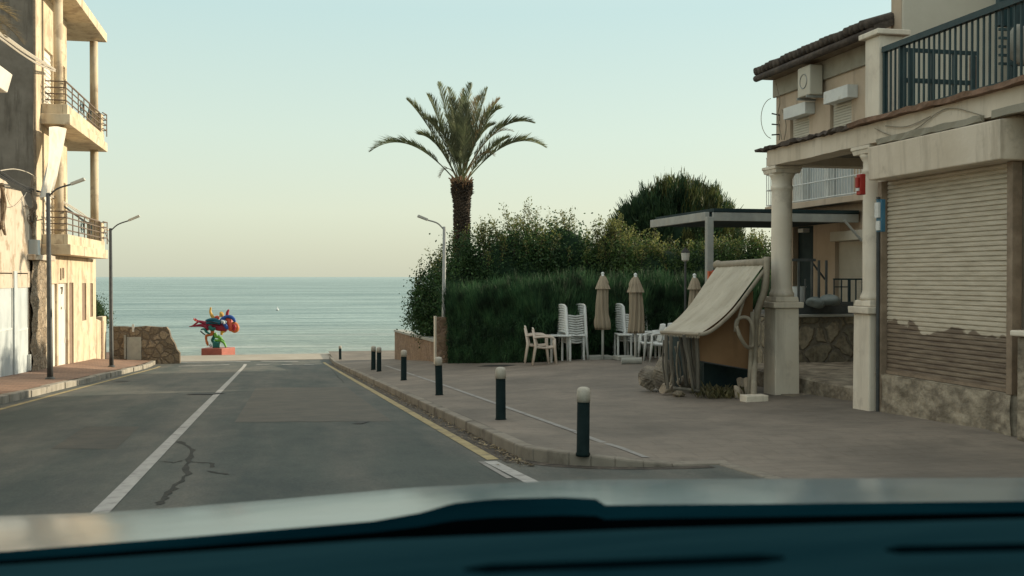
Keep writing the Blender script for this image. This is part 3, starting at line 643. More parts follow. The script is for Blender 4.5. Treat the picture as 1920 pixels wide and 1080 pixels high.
# hedge : clipped reed-like mass
h0 = ong(842, 682); h1 = ong(1000, 681)
hp = [Vector((h0.x, h0.y, 0)), Vector((h1.x+.1, h1.y, 0)), Vector((13.5, 27.4, 0))]
ho = thing('hedge', 'long dense dark green hedge of grassy blades behind the white chairs', 'hedge', (h1.x, h1.y, G(h1.x, h1.y)))
HT = 1.88; DP = 1.7
def hedge_pt(s_):
    L1 = (hp[1]-hp[0]).length; L2 = (hp[2]-hp[1]).length; d = s_*(L1+L2)
    return hp[0].lerp(hp[1], d/L1) if d < L1 else hp[1].lerp(hp[2], (d-L1)/L2)
core = MB()
def hfn(u, v):
    b = hedge_pt(u); gz = G(b.x, b.y); prof = [(0.08, 0), (0.05, .6), (.02, 1.2), (.12, HT-.35), (.45, HT-.12), (DP, HT-.1)]
    k = v*(len(prof)-1); i = min(int(k), len(prof)-2); f = k-i
    off = prof[i][0]*(1-f)+prof[i+1][0]*f; z = prof[i][1]*(1-f)+prof[i+1][1]*f
    w = .07*math.sin(u*40)+.06*math.sin(u*91+v*7)+.04*math.sin(u*23+v*17)
    z += (.10*math.sin(u*31)+.07*math.sin(u*67+1)+.05*math.sin(u*140))*max(0, v-.3)
    return (b.x+off*.25, b.y+off+w, gz+z)
core.grid(60, 15, hfn)
e = hedge_pt(0); core.add([(e.x, e.y+.05, G(e.x, e.y)), (e.x+.4, e.y+DP, G(e.x, e.y)), (e.x+.4, e.y+DP, G(e.x, e.y)+HT-.15), (e.x+.05, e.y+.1, G(e.x, e.y)+HT-.4)], [(0, 1, 2, 3)])
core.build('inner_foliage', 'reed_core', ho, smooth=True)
n = 62000; q = []
for i in range(n):
    u = R.random()
    if R.random() < .06: u = 0
    v = R.random()**.9; x, y, z = hfn(u, v)
    if u == 0: y += R.uniform(0, DP)*.9; x += .2*R.random()
    ang = R.gauss(0, .22); L_ = R.uniform(.16, .42)*(1.0 if v > .5 else .8); ln = R.uniform(-.3, .05)
    d = Vector((math.sin(ang), ln*(1-v)-.05, 1)).normalized()*L_
    if v < .5 and R.random() < .75: d = Vector((R.gauss(0, 1), -abs(R.gauss(0, .6)), R.gauss(.2, .8))).normalized()*R.uniform(.06, .15)
    if .5 < v < .95: d *= R.uniform(1.0, 1.9)
    w = R.uniform(.007, .014); wx = Vector((1, R.uniform(-.8, .8), 0)).normalized()*w
    p0 = Vector((x+R.gauss(0, .02), y-abs(R.gauss(0, .05)), z-.1)); m_ = p0+d*.6+Vector((0, 0, .0)); t_ = p0+d+Vector((math.sin(ang)*.08, -.02, -.02))
    q.append([p0-wx, p0+wx, t_+wx*.2, t_-wx*.2])
MB().quads(np.array([[list(a) for a in r_] for r_ in q])).build('blades', 'reed', ho)
# ------------------------------------------------------------------ palms
def frond(path, mat, parent, ll=.42, n=52, start=.22, dens=1.0, name='frond', side_hint=None, wleaf=.02, curl=1.0):
    mb = MB(); m = len(path)-1
    mb.tube(path, [max(.004, .026*(1-i/(m+1))) for i in range(m+1)], 5)
    side0 = None
    for i in range(int(n*dens)):
        t = start+(1-start)*(i+.5)/(n*dens); k = t*m; j = min(int(k), m-1); p = path[j].lerp(path[j+1], k-j)
        d = (path[j+1]-path[j]).normalized(); s_ = d.cross(Vector((0, 0, 1)))
        s_ = s_.normalized() if s_.length > .05 else Vector((1, 0, 0))
        up = s_.cross(d).normalized()
        if up.z < 0: up = -up
        prof = math.sin(math.pi*min(1, (t-start)/(1-start)*.86+.14))**.6
        for sg in (-1, 1):
            Ln = ll*prof*R.uniform(.8, 1.15)
            a = R.uniform(.55, .8)*(1-.35*t)
            dr = (d*math.cos(a)*1.0+s_*sg*math.sin(a)*.9+up*R.uniform(.15, .5)).normalized()
            w = d*wleaf*.5
            tip = p+dr*Ln+Vector((0, 0, -1))*Ln*R.uniform(.02, .18)*curl
            mid = p+dr*Ln*.5
            mb.add([p-w*.5, p+w*.5, mid+w+up*.0, tip, mid-w], [(0, 1, 2, 3, 4)])
    return mb.build(name, mat, parent)
pb = P(866, 520, 36.5); pbz = G(pb.x, pb.y)
palm = thing('palm_tree', 'tall date palm with rough dark trunk and upswept fronds against the sky', 'palm tree', (pb.x, pb.y, pbz))
ctop = P(865, 345, 36.5); sc_m = 36.5/2000
mb = MB(); trunk_top = ctop.z
H = trunk_top-pbz; prof = []
n = 60
for i in range(n+1):
    t = i/n; r = .27-.02*t+(.05*math.exp(-((t-.95)/.06)**2))
    prof.append((r, H*t))
mb.lathe(prof, (pb.x, pb.y, pbz), 20)
for i in range(900):   # leaf-base scales spiralling up
    t = (i/900.0)**.9; a = i*2.39996; r = .27-.02*t+(.06*math.exp(-((t-.95)/.06)**2)); z = pbz+H*t
    c = Vector((pb.x+math.cos(a)*r, pb.y+math.sin(a)*r, z)); o_ = Vector((math.cos(a), math.sin(a), 0)); s_ = Vector((-math.sin(a), math.cos(a), 0))
    h_ = R.uniform(.06, .11); k = R.uniform(.05, .08)*(1.8 if t > .93 else 1)
    mb.add([c-s_*.06-o_*.02, c+s_*.06-o_*.02, c+s_*.03+o_*k+Vector((0, 0, h_)), c-s_*.03+o_*k+Vector((0, 0, h_)), c-s_*.03-o_*.02+Vector((0, 0, h_*1.3)), c+s_*.03-o_*.02+Vector((0, 0, h_*1.3))],
           [(0, 1, 2, 3), (3, 2, 5, 4), (0, 3, 4), (1, 5, 2)])
mb.build('trunk', 'bark_palm', palm)
M['palm_base'] = mk('palm leaf bases', [(.16, .09, .05), (.30, .19, .11)], 9, .9, .6)
mb = MB()
for i in range(70):
    a = R.uniform(0, 6.28); z = R.uniform(-.35, .1); d = Vector((math.cos(a), math.sin(a), R.uniform(.6, 2.5))).normalized()
    c = Vector((pb.x+math.cos(a)*.2, pb.y+math.sin(a)*.2, ctop.z+z)); mb.tube([c, c+d*R.uniform(.15, .35)], [.045, .02], 5)
mb.build('leaf_bases', 'palm_base', palm)
FR = [  # control (dx,dy px), tip (dx,dy px), depth offset of tip m, dry
 ((-100, -118), (-174, -62), .3, 0), ((-62, -120), (-100, -154), -.4, 0), ((-45, -95), (-84, -98), .8, 0), ((-42, -125), (-66, -172), .5, 0),
 ((-22, -120), (-42, -184), -.6, 0), ((-8, -110), (-28, -190), .9, 0), ((4, -110), (2, -168), .4, 1), ((6, -120), (20, -184), -.5, 0), ((14, -120), (34, -172), .8, 1),
 ((26, -110), (50, -176), -.4, 0), ((30, -115), (72, -164), .5, 1), ((45, -132), (72, -134), -.7, 0), ((62, -140), (137, -116), .3, 0), ((90, -112), (158, -66), -.3, 0),
 ((40, -70), (90, -96), 1.2, 0), ((-20, -105), (-64, -112), -1.2, 0), ((10, -100), (34, -150), 1.3, 0), ((-8, -100), (-30, -140), 1.3, 0), ((8, -90), (14, -140), -1.3, 0), ((-4, -95), (-16, -150), -1.2, 0),
 ((22, -105), (60, -120), 1.2, 0), ((0, -100), (6, -178), 0, 0), ((-30, -100), (-78, -138), .9, 0)]
for i, (c_, t_, dd, dry) in enumerate(FR):
    p0 = ctop+Vector((R.uniform(-.08, .08), R.uniform(-.08, .08), -.05))
    def cv(a, f): return ctop+RT*(a[0]*sc_m)+Vector((0, 0, -a[1]*sc_m))+Vector((math.sin(TH), math.cos(TH), 0))*dd*f
    path = bez(p0, cv(c_, .5), cv(t_, 1), 16)
    frond(path, 'palm_dry' if dry else 'palm_leaf', palm, .62, 100, .20, wleaf=.038)
for c_, t_ in [((-28, -52), (-40, -12)), ((36, -78), (62, -52)), ((52, -118), (98, -98))]:
    path = bez(ctop, ctop+RT*(c_[0]*sc_m)+Vector((0, 0, -c_[1]*sc_m)), ctop+RT*(t_[0]*sc_m)+Vector((0, 0, -t_[1]*sc_m)), 12)
    frond(path, 'palm_dry', palm, .28, 26, .5)
# ------------------------------------------------------------------ low wall under the bush + pier
w0 = ong(740, 673); w1 = ong(820, 681)
lw = thing('garden_wall', 'low brown stone wall with concrete top at the street end, under the loose bush', 'wall', (w0.x, w0.y, G(w0.x, w0.y)))
zt0 = P(740, 619, (w0-CAM).dot(FW)).z; zt1 = P(814, 639, (w1-CAM).dot(FW)).z
M['brown_wall'] = mk_stone('brown garden wall', [(.24, .17, .12), (.33, .24, .17)], (.27, .19, .14), 3.5, .08, bump=.6)
def prism2(mb, a, b, za0, za1, zb0, zb1, th):
    d = (Vector((b.x, b.y, 0))-Vector((a.x, a.y, 0))).normalized(); nn = Vector((-d.y, d.x, 0))*-th if False else Vector((abs(d.y), abs(d.x)*.2, 0))*th
    A = [(a.x, a.y, za0), (a.x+nn.x, a.y+nn.y, za0), (b.x+nn.x, b.y+nn.y, zb0), (b.x, b.y, zb0)]
    T = [(a.x, a.y, za1), (a.x+nn.x, a.y+nn.y, za1), (b.x+nn.x, b.y+nn.y, zb1), (b.x, b.y, zb1)]
    return mb.hexa(A, T)
prism2(MB(), w0, w1, w0.z-.3, zt0-.06, w1.z-.3, zt1-.06, .35).build('wall', 'brown_wall', lw)
c0_, c1_ = w0.copy(), w1.copy(); c0_.x -= .04; c1_.x -= .04
prism2(MB(), c0_, c1_, zt0-.057, zt0+.02, zt1-.057, zt1+.02, .43).build('coping', 'concrete', lw)
Zp = (w1-CAM).dot(FW)
pz = P(820, 594, Zp).z
MB().box(w1.x-.06, w1.x+.32, w1.y-.35, w1.y-.02, w1.z-.3, pz).build('pier', 'brown_wall', lw, bevel=.01)
MB().box(w1.x-.12, w1.x-.065, w1.y-.3, w1.y-.1, w1.z-.3, pz+.03).build('pier_edge', 'col_white', lw, bevel=.005)
# ------------------------------------------------------------------ left: rubble wall at the pavement end
a = ong(213, 669); b = ong(336, 676); Yw = 47.0
rw = thing('rubble_wall', 'broken rubble stone wall at the seaward end of the left pavement', 'wall', (-5.6, Yw, G(-5.6, Yw)))
def wx(px, py): return onY(px, py, Yw)
top = [(206, 612), (232, 612), (246, 613), (248, 614), (268, 613), (270, 612), (300, 614), (312, 613), (317, 620), (320, 632), (328, 645), (331, 655), (337, 662), (337, 678)]
def jag(mb, tp, Y0, Y1):
    f = [onY(px, py+R.uniform(-.8, .8), Yw) for px, py in tp]
    n = len(f)
    for i in range(n-1):
        a_, b_ = f[i], f[i+1]; zb = -2.75
        if b_.x-a_.x < 1e-4: continue
        mb.hexa([(a_.x, Y0, zb), (b_.x, Y0, zb), (b_.x, Y1, zb), (a_.x, Y1, zb)], [(a_.x, Y0, a_.z), (b_.x, Y0, b_.z), (b_.x, Y1, b_.z), (a_.x, Y1, a_.z)])
    return mb
jag(MB(), top, Yw, Yw+.45).build('wall', 'rubble', rw)
q0, q1 = wx(238, 632), wx(265, 670)
MB().box(q0.x, q1.x, Yw-.05, Yw-.004, q1.z-.1, q0.z).build('plaster_patch', 'concrete', rw)
q0, q1 = wx(233, 628), wx(237, 668)
MB().box(q0.x, q1.x, Yw-.14, Yw-.06, q1.z-.1, q0.z).build('post', 'pole_grey', rw)
q0, q1 = wx(248, 608), wx(252, 622); MB().box(q0.x, q1.x, Yw-.1, Yw-.05, q1.z, q0.z).build('bracket', 'white_metal', rw)
p = ong(289, 673); mb = MB().tube([p, (p.x, p.y, p.z+.98)], .03, 8)
solo('marker_post', mb, 'pole_grey', 'thin grey metal post standing in front of the rubble wall', 'post')
# low white garden wall + shrub beyond house
# ------------------------------------------------------------------ sculpture
sb = ong(400, 666); Zs = 50.6
Z0 = -2.49
def sp(px, py, dd=0.0): return P(px, py, Zs)+Vector((0, dd, 0))
base = P(400, 665, Zs)
sbz = base.z
sculpt = thing('fish_sculpture', 'colourful twisting fish shaped sculpture on a red plinth facing the sea', 'sculpture', (base.x, base.y, sbz))
A_ = sp(377, 664); B_ = sp(416, 665); C_ = sp(438, 664)
dy = 1.0
def pv(v, z): return (v.x, v.y, z)
zt = sp(400, 653).z
bq = [(A_.x, A_.y, sbz-.15), (B_.x, B_.y-.2, sbz-.15), (C_.x+.05, C_.y+.9, sbz-.15), (A_.x+.45, A_.y+1.2, sbz-.15)]
MB().hexa(bq, [(x, y, zt) for x, y, z in bq]).build('plinth', 's_plinth', sculpt, bevel=.03)
# crop coords -> px
def q_(x, y): return (340+x/9.39, 565+y/9.39)
def limb(name, mat, pts, rs, dd=0.4, nn=5, sub=None):
    path = []
    for i, pt in enumerate(pts):
        px, py = q_(pt[0], pt[1]); path.append(sp(px, py, dd+(pt[2] if len(pt) > 2 else 0)))
    path = smooth_path(path, nn); k = len(path)
    rr = [v*1.22 for v in (rs if hasattr(rs, '__len__') else [rs]*len(pts))]
    out = []
    for i in range(k):
        t = i/(k-1)*(len(rr)-1); j = min(int(t), len(rr)-2) if len(rr) > 1 else 0; out.append((rr[j]*(1-(t-j))+rr[j+1]*(t-j))*Zs/2000/9.39)
    return MB().tube(path, out, 10).build(name, mat, sculpt, smooth=True)
limb('body', 's_crimson', [(480, 460), (560, 430), (650, 455), (740, 470), (800, 510)], [40, 55, 62, 60, 40])
limb('head', 's_salmon', [(770, 320), (830, 330), (850, 400), (870, 470), (830, 510)], [22, 38, 48, 52, 30])
limb('snout', 's_orange', [(870, 390), (930, 400), (975, 440), (975, 500), (930, 530), (870, 500)], [20, 30, 28, 30, 30, 22])
limb('lip', 's_red', [(910, 410), (935, 450), (915, 520)], [16, 26, 20], dd=.25)
limb('cheek', 's_blue', [(690, 350), (740, 300), (800, 270), (870, 280), (925, 330), (940, 370)], [26, 30, 20, 26, 24, 12], dd=.3)
limb('gill', 's_blue', [(720, 330), (760, 400), (800, 470), (820, 490)], [24, 28, 24, 10], dd=.15)
limb('eye_patch', 's_white', [(700, 340), (740, 360), (760, 400)], [14, 20, 12], dd=.02)
limb('back_fin', 's_teal', [(420, 345), (500, 330), (600, 340), (690, 390)], [10, 26, 34, 26], dd=.2)
limb('back_fin', 's_teal', [(430, 385), (500, 385), (590, 375), (680, 395)], [8, 18, 22, 18], dd=.1)
limb('back_fin', 's_black', [(425, 365), (520, 360), (640, 385)], [6, 8, 8], dd=-.02)
limb('tail', 's_crimson', [(490, 470), (430, 400), (340, 370), (270, 350), (230, 310)], [36, 30, 22, 16, 10])
limb('tail', 's_crimson', [(480, 480), (400, 440), (320, 430), (220, 440), (125, 452)], [34, 28, 22, 14, 5])
limb('tail', 's_red', [(300, 360), (250, 395), (200, 430), (130, 450)], [12, 14, 10, 4], dd=.2)
limb('tail', 's_salmon', [(260, 350), (225, 330), (215, 300)], [10, 10, 7], dd=.2)
limb('tail', 's_crimson', [(420, 420), (450, 480), (460, 520)], [20, 26, 14], dd=.2)
limb('lower_fin', 's_dgreen', [(340, 500), (400, 490), (440, 540), (500, 575)], [8, 16, 18, 10], dd=.1)
limb('lower_fin', 's_black', [(325, 530), (370, 570), (420, 605)], [8, 10, 6])
limb('saddle', 's_dgreen', [(500, 430), (520, 480), (560, 490), (600, 470)], [22, 32, 28, 14], dd=.05)
limb('leg', 's_orange', [(540, 510), (530, 580), (470, 600), (430, 620), (430, 690), (445, 740), (460, 790)], [28, 26, 20, 20, 16, 20, 12])
limb('leg', 's_yellow', [(760, 520), (710, 550), (700, 600)], [26, 24, 14])
limb('horn', 's_yellow', [(560, 300), (520, 240), (500, 180), (510, 110)], [26, 22, 16, 12])
limb('horn', 's_yellow', [(690, 280), (690, 220), (670, 200)], [26, 22, 14])
limb('horn', 's_yellow', [(720, 280), (715, 220), (690, 195)], [14, 14, 10], dd=.55)
limb('hump', 's_salmon', [(580, 300), (620, 290), (650, 320)], [18, 30, 18], dd=.5)
limb('ear', 's_red', [(800, 270), (805, 200), (830, 150)], [28, 22, 12])
limb('small_figure', 's_green', [(580, 560), (600, 620), (640, 640), (690, 660), (640, 700), (580, 690)], [22, 26, 20, 22, 22, 16])
limb('small_figure', 's_dgreen', [(575, 580), (565, 640), (540, 690), (560, 730)], [22, 26, 26, 24], dd=.5)
limb('small_figure', 's_green', [(660, 690), (740, 740), (780, 820)], [18, 16, 12])
limb('small_figure', 's_green', [(650, 600), (690, 650), (760, 710)], [8, 10, 6], dd=.2)
limb('small_figure', 's_white', [(670, 720), (665, 820)], [10, 8])
limb('stump', 's_dgreen', [(608, 720), (608, 825)], [56, 56])
limb('foot', 's_white', [(490, 770), (520, 810)], [22, 14])
# buoy
bp_ = P(520, 581.5, 150); bp_.z = -3.6
d = ray(520, 582); t_ = (-3.55-CAM.z)/d.z; bp_ = CAM+d*t_
by = thing('buoy', 'tiny white buoy floating on the open sea', 'buoy', bp_)
MB().lathe([(.06, -.1), (.2, .0), (.23, .1), (.16, .22), (.08, .28), (.05, .5), (.01, .55)], bp_, 14).build('float', 'plastic', by, smooth=True)

# ------------------------------------------------------------------ left: balcony house
def yL(px, X=-6.95): return onX(px, 600, X).y
def zL(px, py, X=-6.95): return onX(px, py, X).z
YF = yL(180)
ah = thing('balcony_house', 'tall cream house with columned balconies and white doors beside the rubble wall', 'house', (-7, 36, -2))
gz0 = -2.9
ops = [(yL(90), yL(107), -2.2, zL(98, 532)), (yL(109.5), yL(127.5), -2.2, zL(118, 531)), (yL(130), yL(138), -2.0, zL(134, 530)), (yL(154), yL(162), zL(158, 601), zL(158, 531)), (yL(169), yL(174.5), zL(172, 594), zL(172, 531))]
wall_x(MB(), -6.95, yL(84), YF, gz0, 1.88, ops, .14).add([(-6.95, YF, gz0), (-11, YF, gz0), (-11, YF, 1.88), (-6.95, YF, 1.88)], [(0, 1, 2, 3)]).build('wall', 'cream_sun', ah)
for i, o in enumerate(ops):
    if i < 2:
        dr = MB().box(-7.08, -7.02, o[0]+.01, o[1]-.01, o[2], o[3]-.01).build('door', 'white_door', ah)
        h_ = (o[3]-o[2])
        MB().box(-7.018, -7.005, o[0]+.12, o[1]-.12, o[2]+.35, o[2]+h_*.36).box(-7.018, -7.005, o[0]+.12, o[1]-.12, o[2]+h_*.42, o[3]-.9 if i else o[3]-.15).build('panel', 'white_door', dr)
        MB().lathe([(.03, 0), (.03, .05)], (-7.0, o[0]+.12, (o[2]+o[3])/2), 8).build('handle', 'iron', dr)
        if i == 1:   # the house number 7
            ym = (o[0]+o[1])/2; z7 = zL(118, 538)
            nb = MB().box(-7.0, -6.985, ym-.10, ym+.16, z7-.05, z7)
            nb.hexa([(-7.0, ym-.03, z7-.24), (-6.985, ym-.03, z7-.24), (-6.985, ym+.04, z7-.24), (-7.0, ym+.04, z7-.24)], [(-7.0, ym+.07, z7-.052), (-6.985, ym+.07, z7-.052), (-6.985, ym+.16, z7-.052), (-7.0, ym+.16, z7-.052)])
            nb.build('house_number', 'black_num', dr)
            MB().box(-7.0, -6.99, ym-.06, ym+.0, z7-.75, z7-.66).build('mail_slot', 'black_num', dr)
    else:
        MB().box(-7.10, -7.0, o[0]+.005, o[1]-.005, o[2]+.005, o[3]-.005).build('window', 'brown_recess', ah)
# rubble pier at the corner
mb = MB(); yp0, yp1 = yL(56), yL(84)
def pierf(u, v):
    y = yp0+(yp1-yp0)*v; z = gz0+u*(zL(70, 487)-gz0); return (-6.90+.05*math.sin(u*31+v*5)*math.sin(v*9+u*11)+(.05 if .1 < v < .9 else 0), y, z)
mb.grid(30, 10, pierf); mb.box(-8, -6.96, yp0, yp1, gz0, zL(70, 487)-.02)
mb.build('stone_pier', 'rough_stone', ah)
a = zL(70, 487); MB().box(-7.2, -6.75, yp0-.3, yL(92), a-.02, a+.14).build('ledge', 'pale_wall', ah, bevel=.02)
a, b = onX(111, 515, -6.95), onX(117, 503, -6.95)
MB().box(-6.945, -6.92, yL(113), yL(114.5), zL(114, 525), zL(114, 503)).box(-6.945, -6.92, yL(117.5), yL(119.5), zL(118, 522), zL(118, 502)).build('wall_bracket', 'guide', ah)
# upper floors
XU = -7.3; UY0 = onX(68, 300, XU).y; UY1 = onX(126, 300, XU).y
def yU(px): return onX(px, 300, XU).y
uops = [(yU(84), yU(100), 6.42, 8.6), (yU(117), yU(123), 6.42, 8.6), (yU(84), yU(100), 2.25, 4.5), (yU(117), yU(123), 2.25, 4.5), (yU(84), yU(100), 10.7, 12.9)]
wall_x(MB(), XU, UY0, UY1, 1.9, 14, uops, .14).add([(XU, UY1, 1.9), (-12, UY1, 1.9), (-12, UY1, 14), (XU, UY1, 14)], [(0, 1, 2, 3)]).build('upper_wall', 'cream_sun', ah)
for o in uops:
    w_ = MB().box(-7.44, -7.38, o[0], o[1], o[2], o[3]).build('balcony_door', 'white_door', ah)
    mb = MB()
    for k in range(14): z = o[2]+.1+k*(o[3]-o[2]-.2)/14; mb.box(-7.378, -7.36, o[0]+.05, o[1]-.05, z, z+.09)
    mb.build('louvre', 'white_door', w_)
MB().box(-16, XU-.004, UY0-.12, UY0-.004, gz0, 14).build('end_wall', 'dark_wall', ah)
MB().box(XU-.05, XU+.012, UY0-.13, UY0-.003, 3.6, 14).build('corner_trim', 'guide', ah)
YB0 = onX(131.5, 237, -6.42).y; YB1 = onX(201.5, 281, -6.42).y
for fl, zb in enumerate((1.9, 6.05, 10.3)):
    mb = MB().box(XU, -6.42, YB0, UY1+.004, zb, zb+.34); mb.box(-9.2, -6.42, UY1+.006, YB1, zb, zb+.34)
    mb.build('balcony_slab', 'cream_sun', ah, bevel=.02)
    if fl == 2: continue
    zt_ = zb+.34
    MB().box(-6.66, -6.52, YB0+.12, YB1-.1, zt_+.002, zt_+.32).box(XU+.01, -6.665, YB0+.12, YB0+.26, zt_+.002, zt_+.32).build('parapet', 'cream_sun', ah, bevel=.012)
    zc = zt_+.32; H2 = zb+4.15
    MB().lathe([(.145, 0), (.145, H2-zt_)], (-6.85, YB0+.45, zt_), 20).build('column', 'cream_sun', ah, smooth=True)
    MB().lathe([(.15, 0), (.15, H2-zt_-.9)], (-6.82, YB1-.55, zt_+.9), 20).build('column', 'cream_sun', ah, smooth=True)
    MB().box(-7.05, -6.515, YB1-.85, YB1-.3, zt_+.001, zt_+1.05).build('balcony_pier', 'cream_sun', ah, bevel=.01)
    rl = MB()
    for k in range(4):
        z = zc+.14+k*.20
        rl.tube([(-6.58, YB0+.2, z), (-6.58, YB1-.9, z)], .022 if k < 3 else .03, 6)
        rl.tube([(-6.46, YB1-.9, z), (-6.40, YB1-.3, z), (-6.6, YB1-.12, z)], .022, 6)
        rl.tube([(-6.58, YB0+.2, z), (-7.2, YB0+.2, z)], .022, 6)
    n_ = 7
    for k in range(n_):
        y = YB0+.2+(YB1-1.1-YB0)*k/(n_-1); rl.tube([(-6.58, y, zc), (-6.58, y, zc+.76)], .02, 6)
    rl.tube([(-6.40, YB1-.3, zc-.1), (-6.40, YB1-.3, zc+.76)], .02, 6)
    rl.build('railing', 'rail_brown', ah)
    for k in range(2):  # wrought iron scroll ornament behind the rail
        y = YB0+3.2+k*1.6; mb = MB()
        for r_ in (.22, .12): mb.tube([(-6.60, y+math.cos(a_)*r_*1.4, zc+.38+math.sin(a_)*r_) for a_ in np.linspace(0, 6.28, 20)], .014, 5)
        mb.build('scroll', 'rail_green', ah)
# hanging white sheet under the upper balcony
Ls = [(92, 238), (90, 280), (84, 325), (76, 372)]; Rs = [(126, 240), (119, 282), (108, 325), (96, 358)]
Lp = smooth_path([onX(*p, -6.80) for p in Ls], 6); Rp = smooth_path([onX(*p, -6.62) for p in Rs], 6); nL = len(Lp)-1
mb = MB().grid(nL, 16, lambda u, v: Lp[round(u*nL)].lerp(Rp[round(u*nL)], v)+Vector((.05*math.sin(v*17+u*3)*(.3+u), 0, .03*math.sin(u*9+v*4))))
solo('hanging_sheet', mb, 'fabric_white', 'white cloth sheet hanging from the upper balcony of the cream house', 'sheet', smooth=True)
# white door step stone, weeds at the wall foot
def weeds(px, py, w, h, n, label, mat='weed', name='weed', X=None):
    p = ong(px, py); o = thing(name, label, 'weed', p)
    q = []
    for i in range(n):
        b_ = p+Vector((R.gauss(0, w), R.gauss(0, w), R.uniform(-.02, .05))); a = R.uniform(0, 6.28); L_ = h*R.uniform(.35, 1.1)
        d = Vector((math.cos(a)*.5, math.sin(a)*.5, R.uniform(.5, 1.2))).normalized()*L_; s_ = Vector((-math.sin(a), math.cos(a), 0))*L_*.10
        m_ = b_+d*.5; q.append([b_, m_+s_, b_+d-Vector((0, 0, L_*.15)), m_-s_])
    MB().quads(np.array([[list(v) for v in r_] for r_ in q])).build('leaves', mat, o)
    return o
weeds(161, 671, .14, .55, 160, 'taller clump of dry weeds at the foot of the cream house', 'weed')
weeds(175, 669, .10, .40, 110, 'smaller clump of dry weeds nearer the lamp post at the cream house foot', 'weed')
ob = solo('boundary_stone', MB().rock(ong(131, 676), (.2, .25, .16), 5), 'light_rock', 'pale stone block on the pavement beside the white door', 'stone')
# garden wall piece beyond the house
gw = thing('white_garden_wall', 'low sunlit white wall with a broken brown edge beyond the cream house', 'wall', (-7, 45, -2.3))
zg = -.55
MB().hexa([(-7.2, YF+.01, -2.9), (-6.93, YF+.01, -2.9), (-6.93, 45.6, -2.9), (-7.2, 45.6, -2.9)], [(-7.2, YF+.01, zg+.1), (-6.93, YF+.01, zg+.1), (-6.93, 45.6, zg-.02), (-7.2, 45.6, zg-.02)]).build('wall', 'cream_sun', gw, bevel=.03)
MB().box(-7.25, -6.9, 45.62, 46.05, -2.9, zg-.03).build('pier', 'brown_wall', gw, bevel=.03)
MB().box(-7.2, -6.93, 46.07, 46.95, -2.9, zg+.12).build('wall_end', 'cream_sun', gw, bevel=.03)
p = P(191, 588, 46.5)
shrub((p.x-.55, p.y, p.z-.15), (.75, .6, .75), 2200, 'small green shrub showing above the low white wall beyond the cream house', mat='leaf_mid', leaf=.09, sprouts=8, sprout_h=.3, name='shrub', spr_mat='leaf_lit', group=None, seed=21)
# ------------------------------------------------------------------ left: garage building
gb = thing('garage_building', 'low pale building with grey white metal doors left of the cream house', 'building', (-7, 30, -1.8))
zt_l = [(20.5, 4.1), (yL(2), zL(2, 333)), (yL(10), zL(10, 338)), (yL(22), zL(22, 352)), (yL(40), zL(40, 358)), (yp0-.02, zL(55, 392))]
for (a, za), (b, zb) in zip(zt_l, zt_l[1:]):
    pass
mb = MB()
for (a, za), (b, zb) in zip(zt_l, zt_l[1:]):
    mb.hexa([(-7.6, a, .9), (-6.95, a, .9), (-6.95, b, .9), (-7.6, b, .9)], [(-7.6, a, za), (-6.95, a, za), (-6.95, b, zb), (-7.6, b, zb)])
mb.build('upper_wall', 'pale_wall', gb)
zd = zL(24, 508)
MB().box(-12, -6.99, 20.5, yp0-.02, -2.6, .9).build('wall', 'pale_wall', gb)
MB().box(-6.988, -6.93, 20.5, yp0-.02, zd, .898).build('lintel', 'pale_wall', gb, bevel=.01)
ed = [-28, -2, 24, 30, 52, 55.5]
for x0, x1 in ((-70, -34), (-30, 23.5), (30, 52.5)):
    y0, y1 = yL(x0), yL(x1)
    d_ = MB().box(-6.985, -6.95, y0, y1, -2.3, zd-.01).build('garage_door', 'garage', gb)
    zm = zL(x1, 617)
    f = MB().box(-6.948, -6.93, y0+.08, y1-.08, zm, zm+.04).box(-6.948, -6.93, y0+.08, y0+.12, zm+.05, zd-.08).box(-6.948, -6.93, y1-.12, y1-.08, zm+.05, zd-.08)
    f.box(-6.948, -6.93, y0+.08, y1-.08, zd-.08, zd-.05)
    f.build('panel_frame', 'white_metal', d_)
MB().box(-6.985, -6.90, yL(24), yL(29.6), -2.3, zd-.005).build('pilaster', 'garage', gb, bevel=.01)
MB().box(-6.985, -6.86, yL(50.5), yL(52), zL(51, 695), zL(51, 665)).build('meter_box', 'white_metal', gb)
# rough rusty pipe and meter clutter above the corner pier
mb = MB()
for x0, y0, y1 in ((60, 450, 485), (66, 445, 480), (64, 330, 470), (5, 345, 430)):
    a, b = onX(x0, y0, -6.9), onX(x0, y1, -6.9); pts = [a.lerp(b, i/8)+Vector((0, R.uniform(-.1, .1), 0)) for i in range(9)]
    MB().tube(smooth_path(pts, 3), .05, 6).build('old_pipe', 'rough_stone', gb)
a, b = onX(57, 478, -6.9), onX(62, 450, -6.9)
MB().box(-6.95, -6.7, a.y, b.y, a.z, b.z).build('meter_box', 'garage', gb, bevel=.01)
# near house at far left of the frame: only its eave reaches the picture
nh = thing('corner_house', 'white building whose eave corner juts in at the left picture edge', 'house', (-8, 18, -1))
MB().box(-14, -7.6, 8, 21.6, -2.5, 5.0).build('wall', 'pale_wall', nh)
c_ = P(14, 140, 21); 
MB().hexa([(-14, 8, c_.z-.42), (c_.x-.0, 8, c_.z-.42), (c_.x, c_.y, c_.z-.36), (-14, c_.y, c_.z-.36)], [(-14, 8, c_.z+.35), (c_.x+.08, 8, c_.z-.02), (c_.x+.08, c_.y+.08, c_.z+.02), (-14, c_.y+.08, c_.z+.4)]).build('eave', 'white_door', nh, bevel=.02)
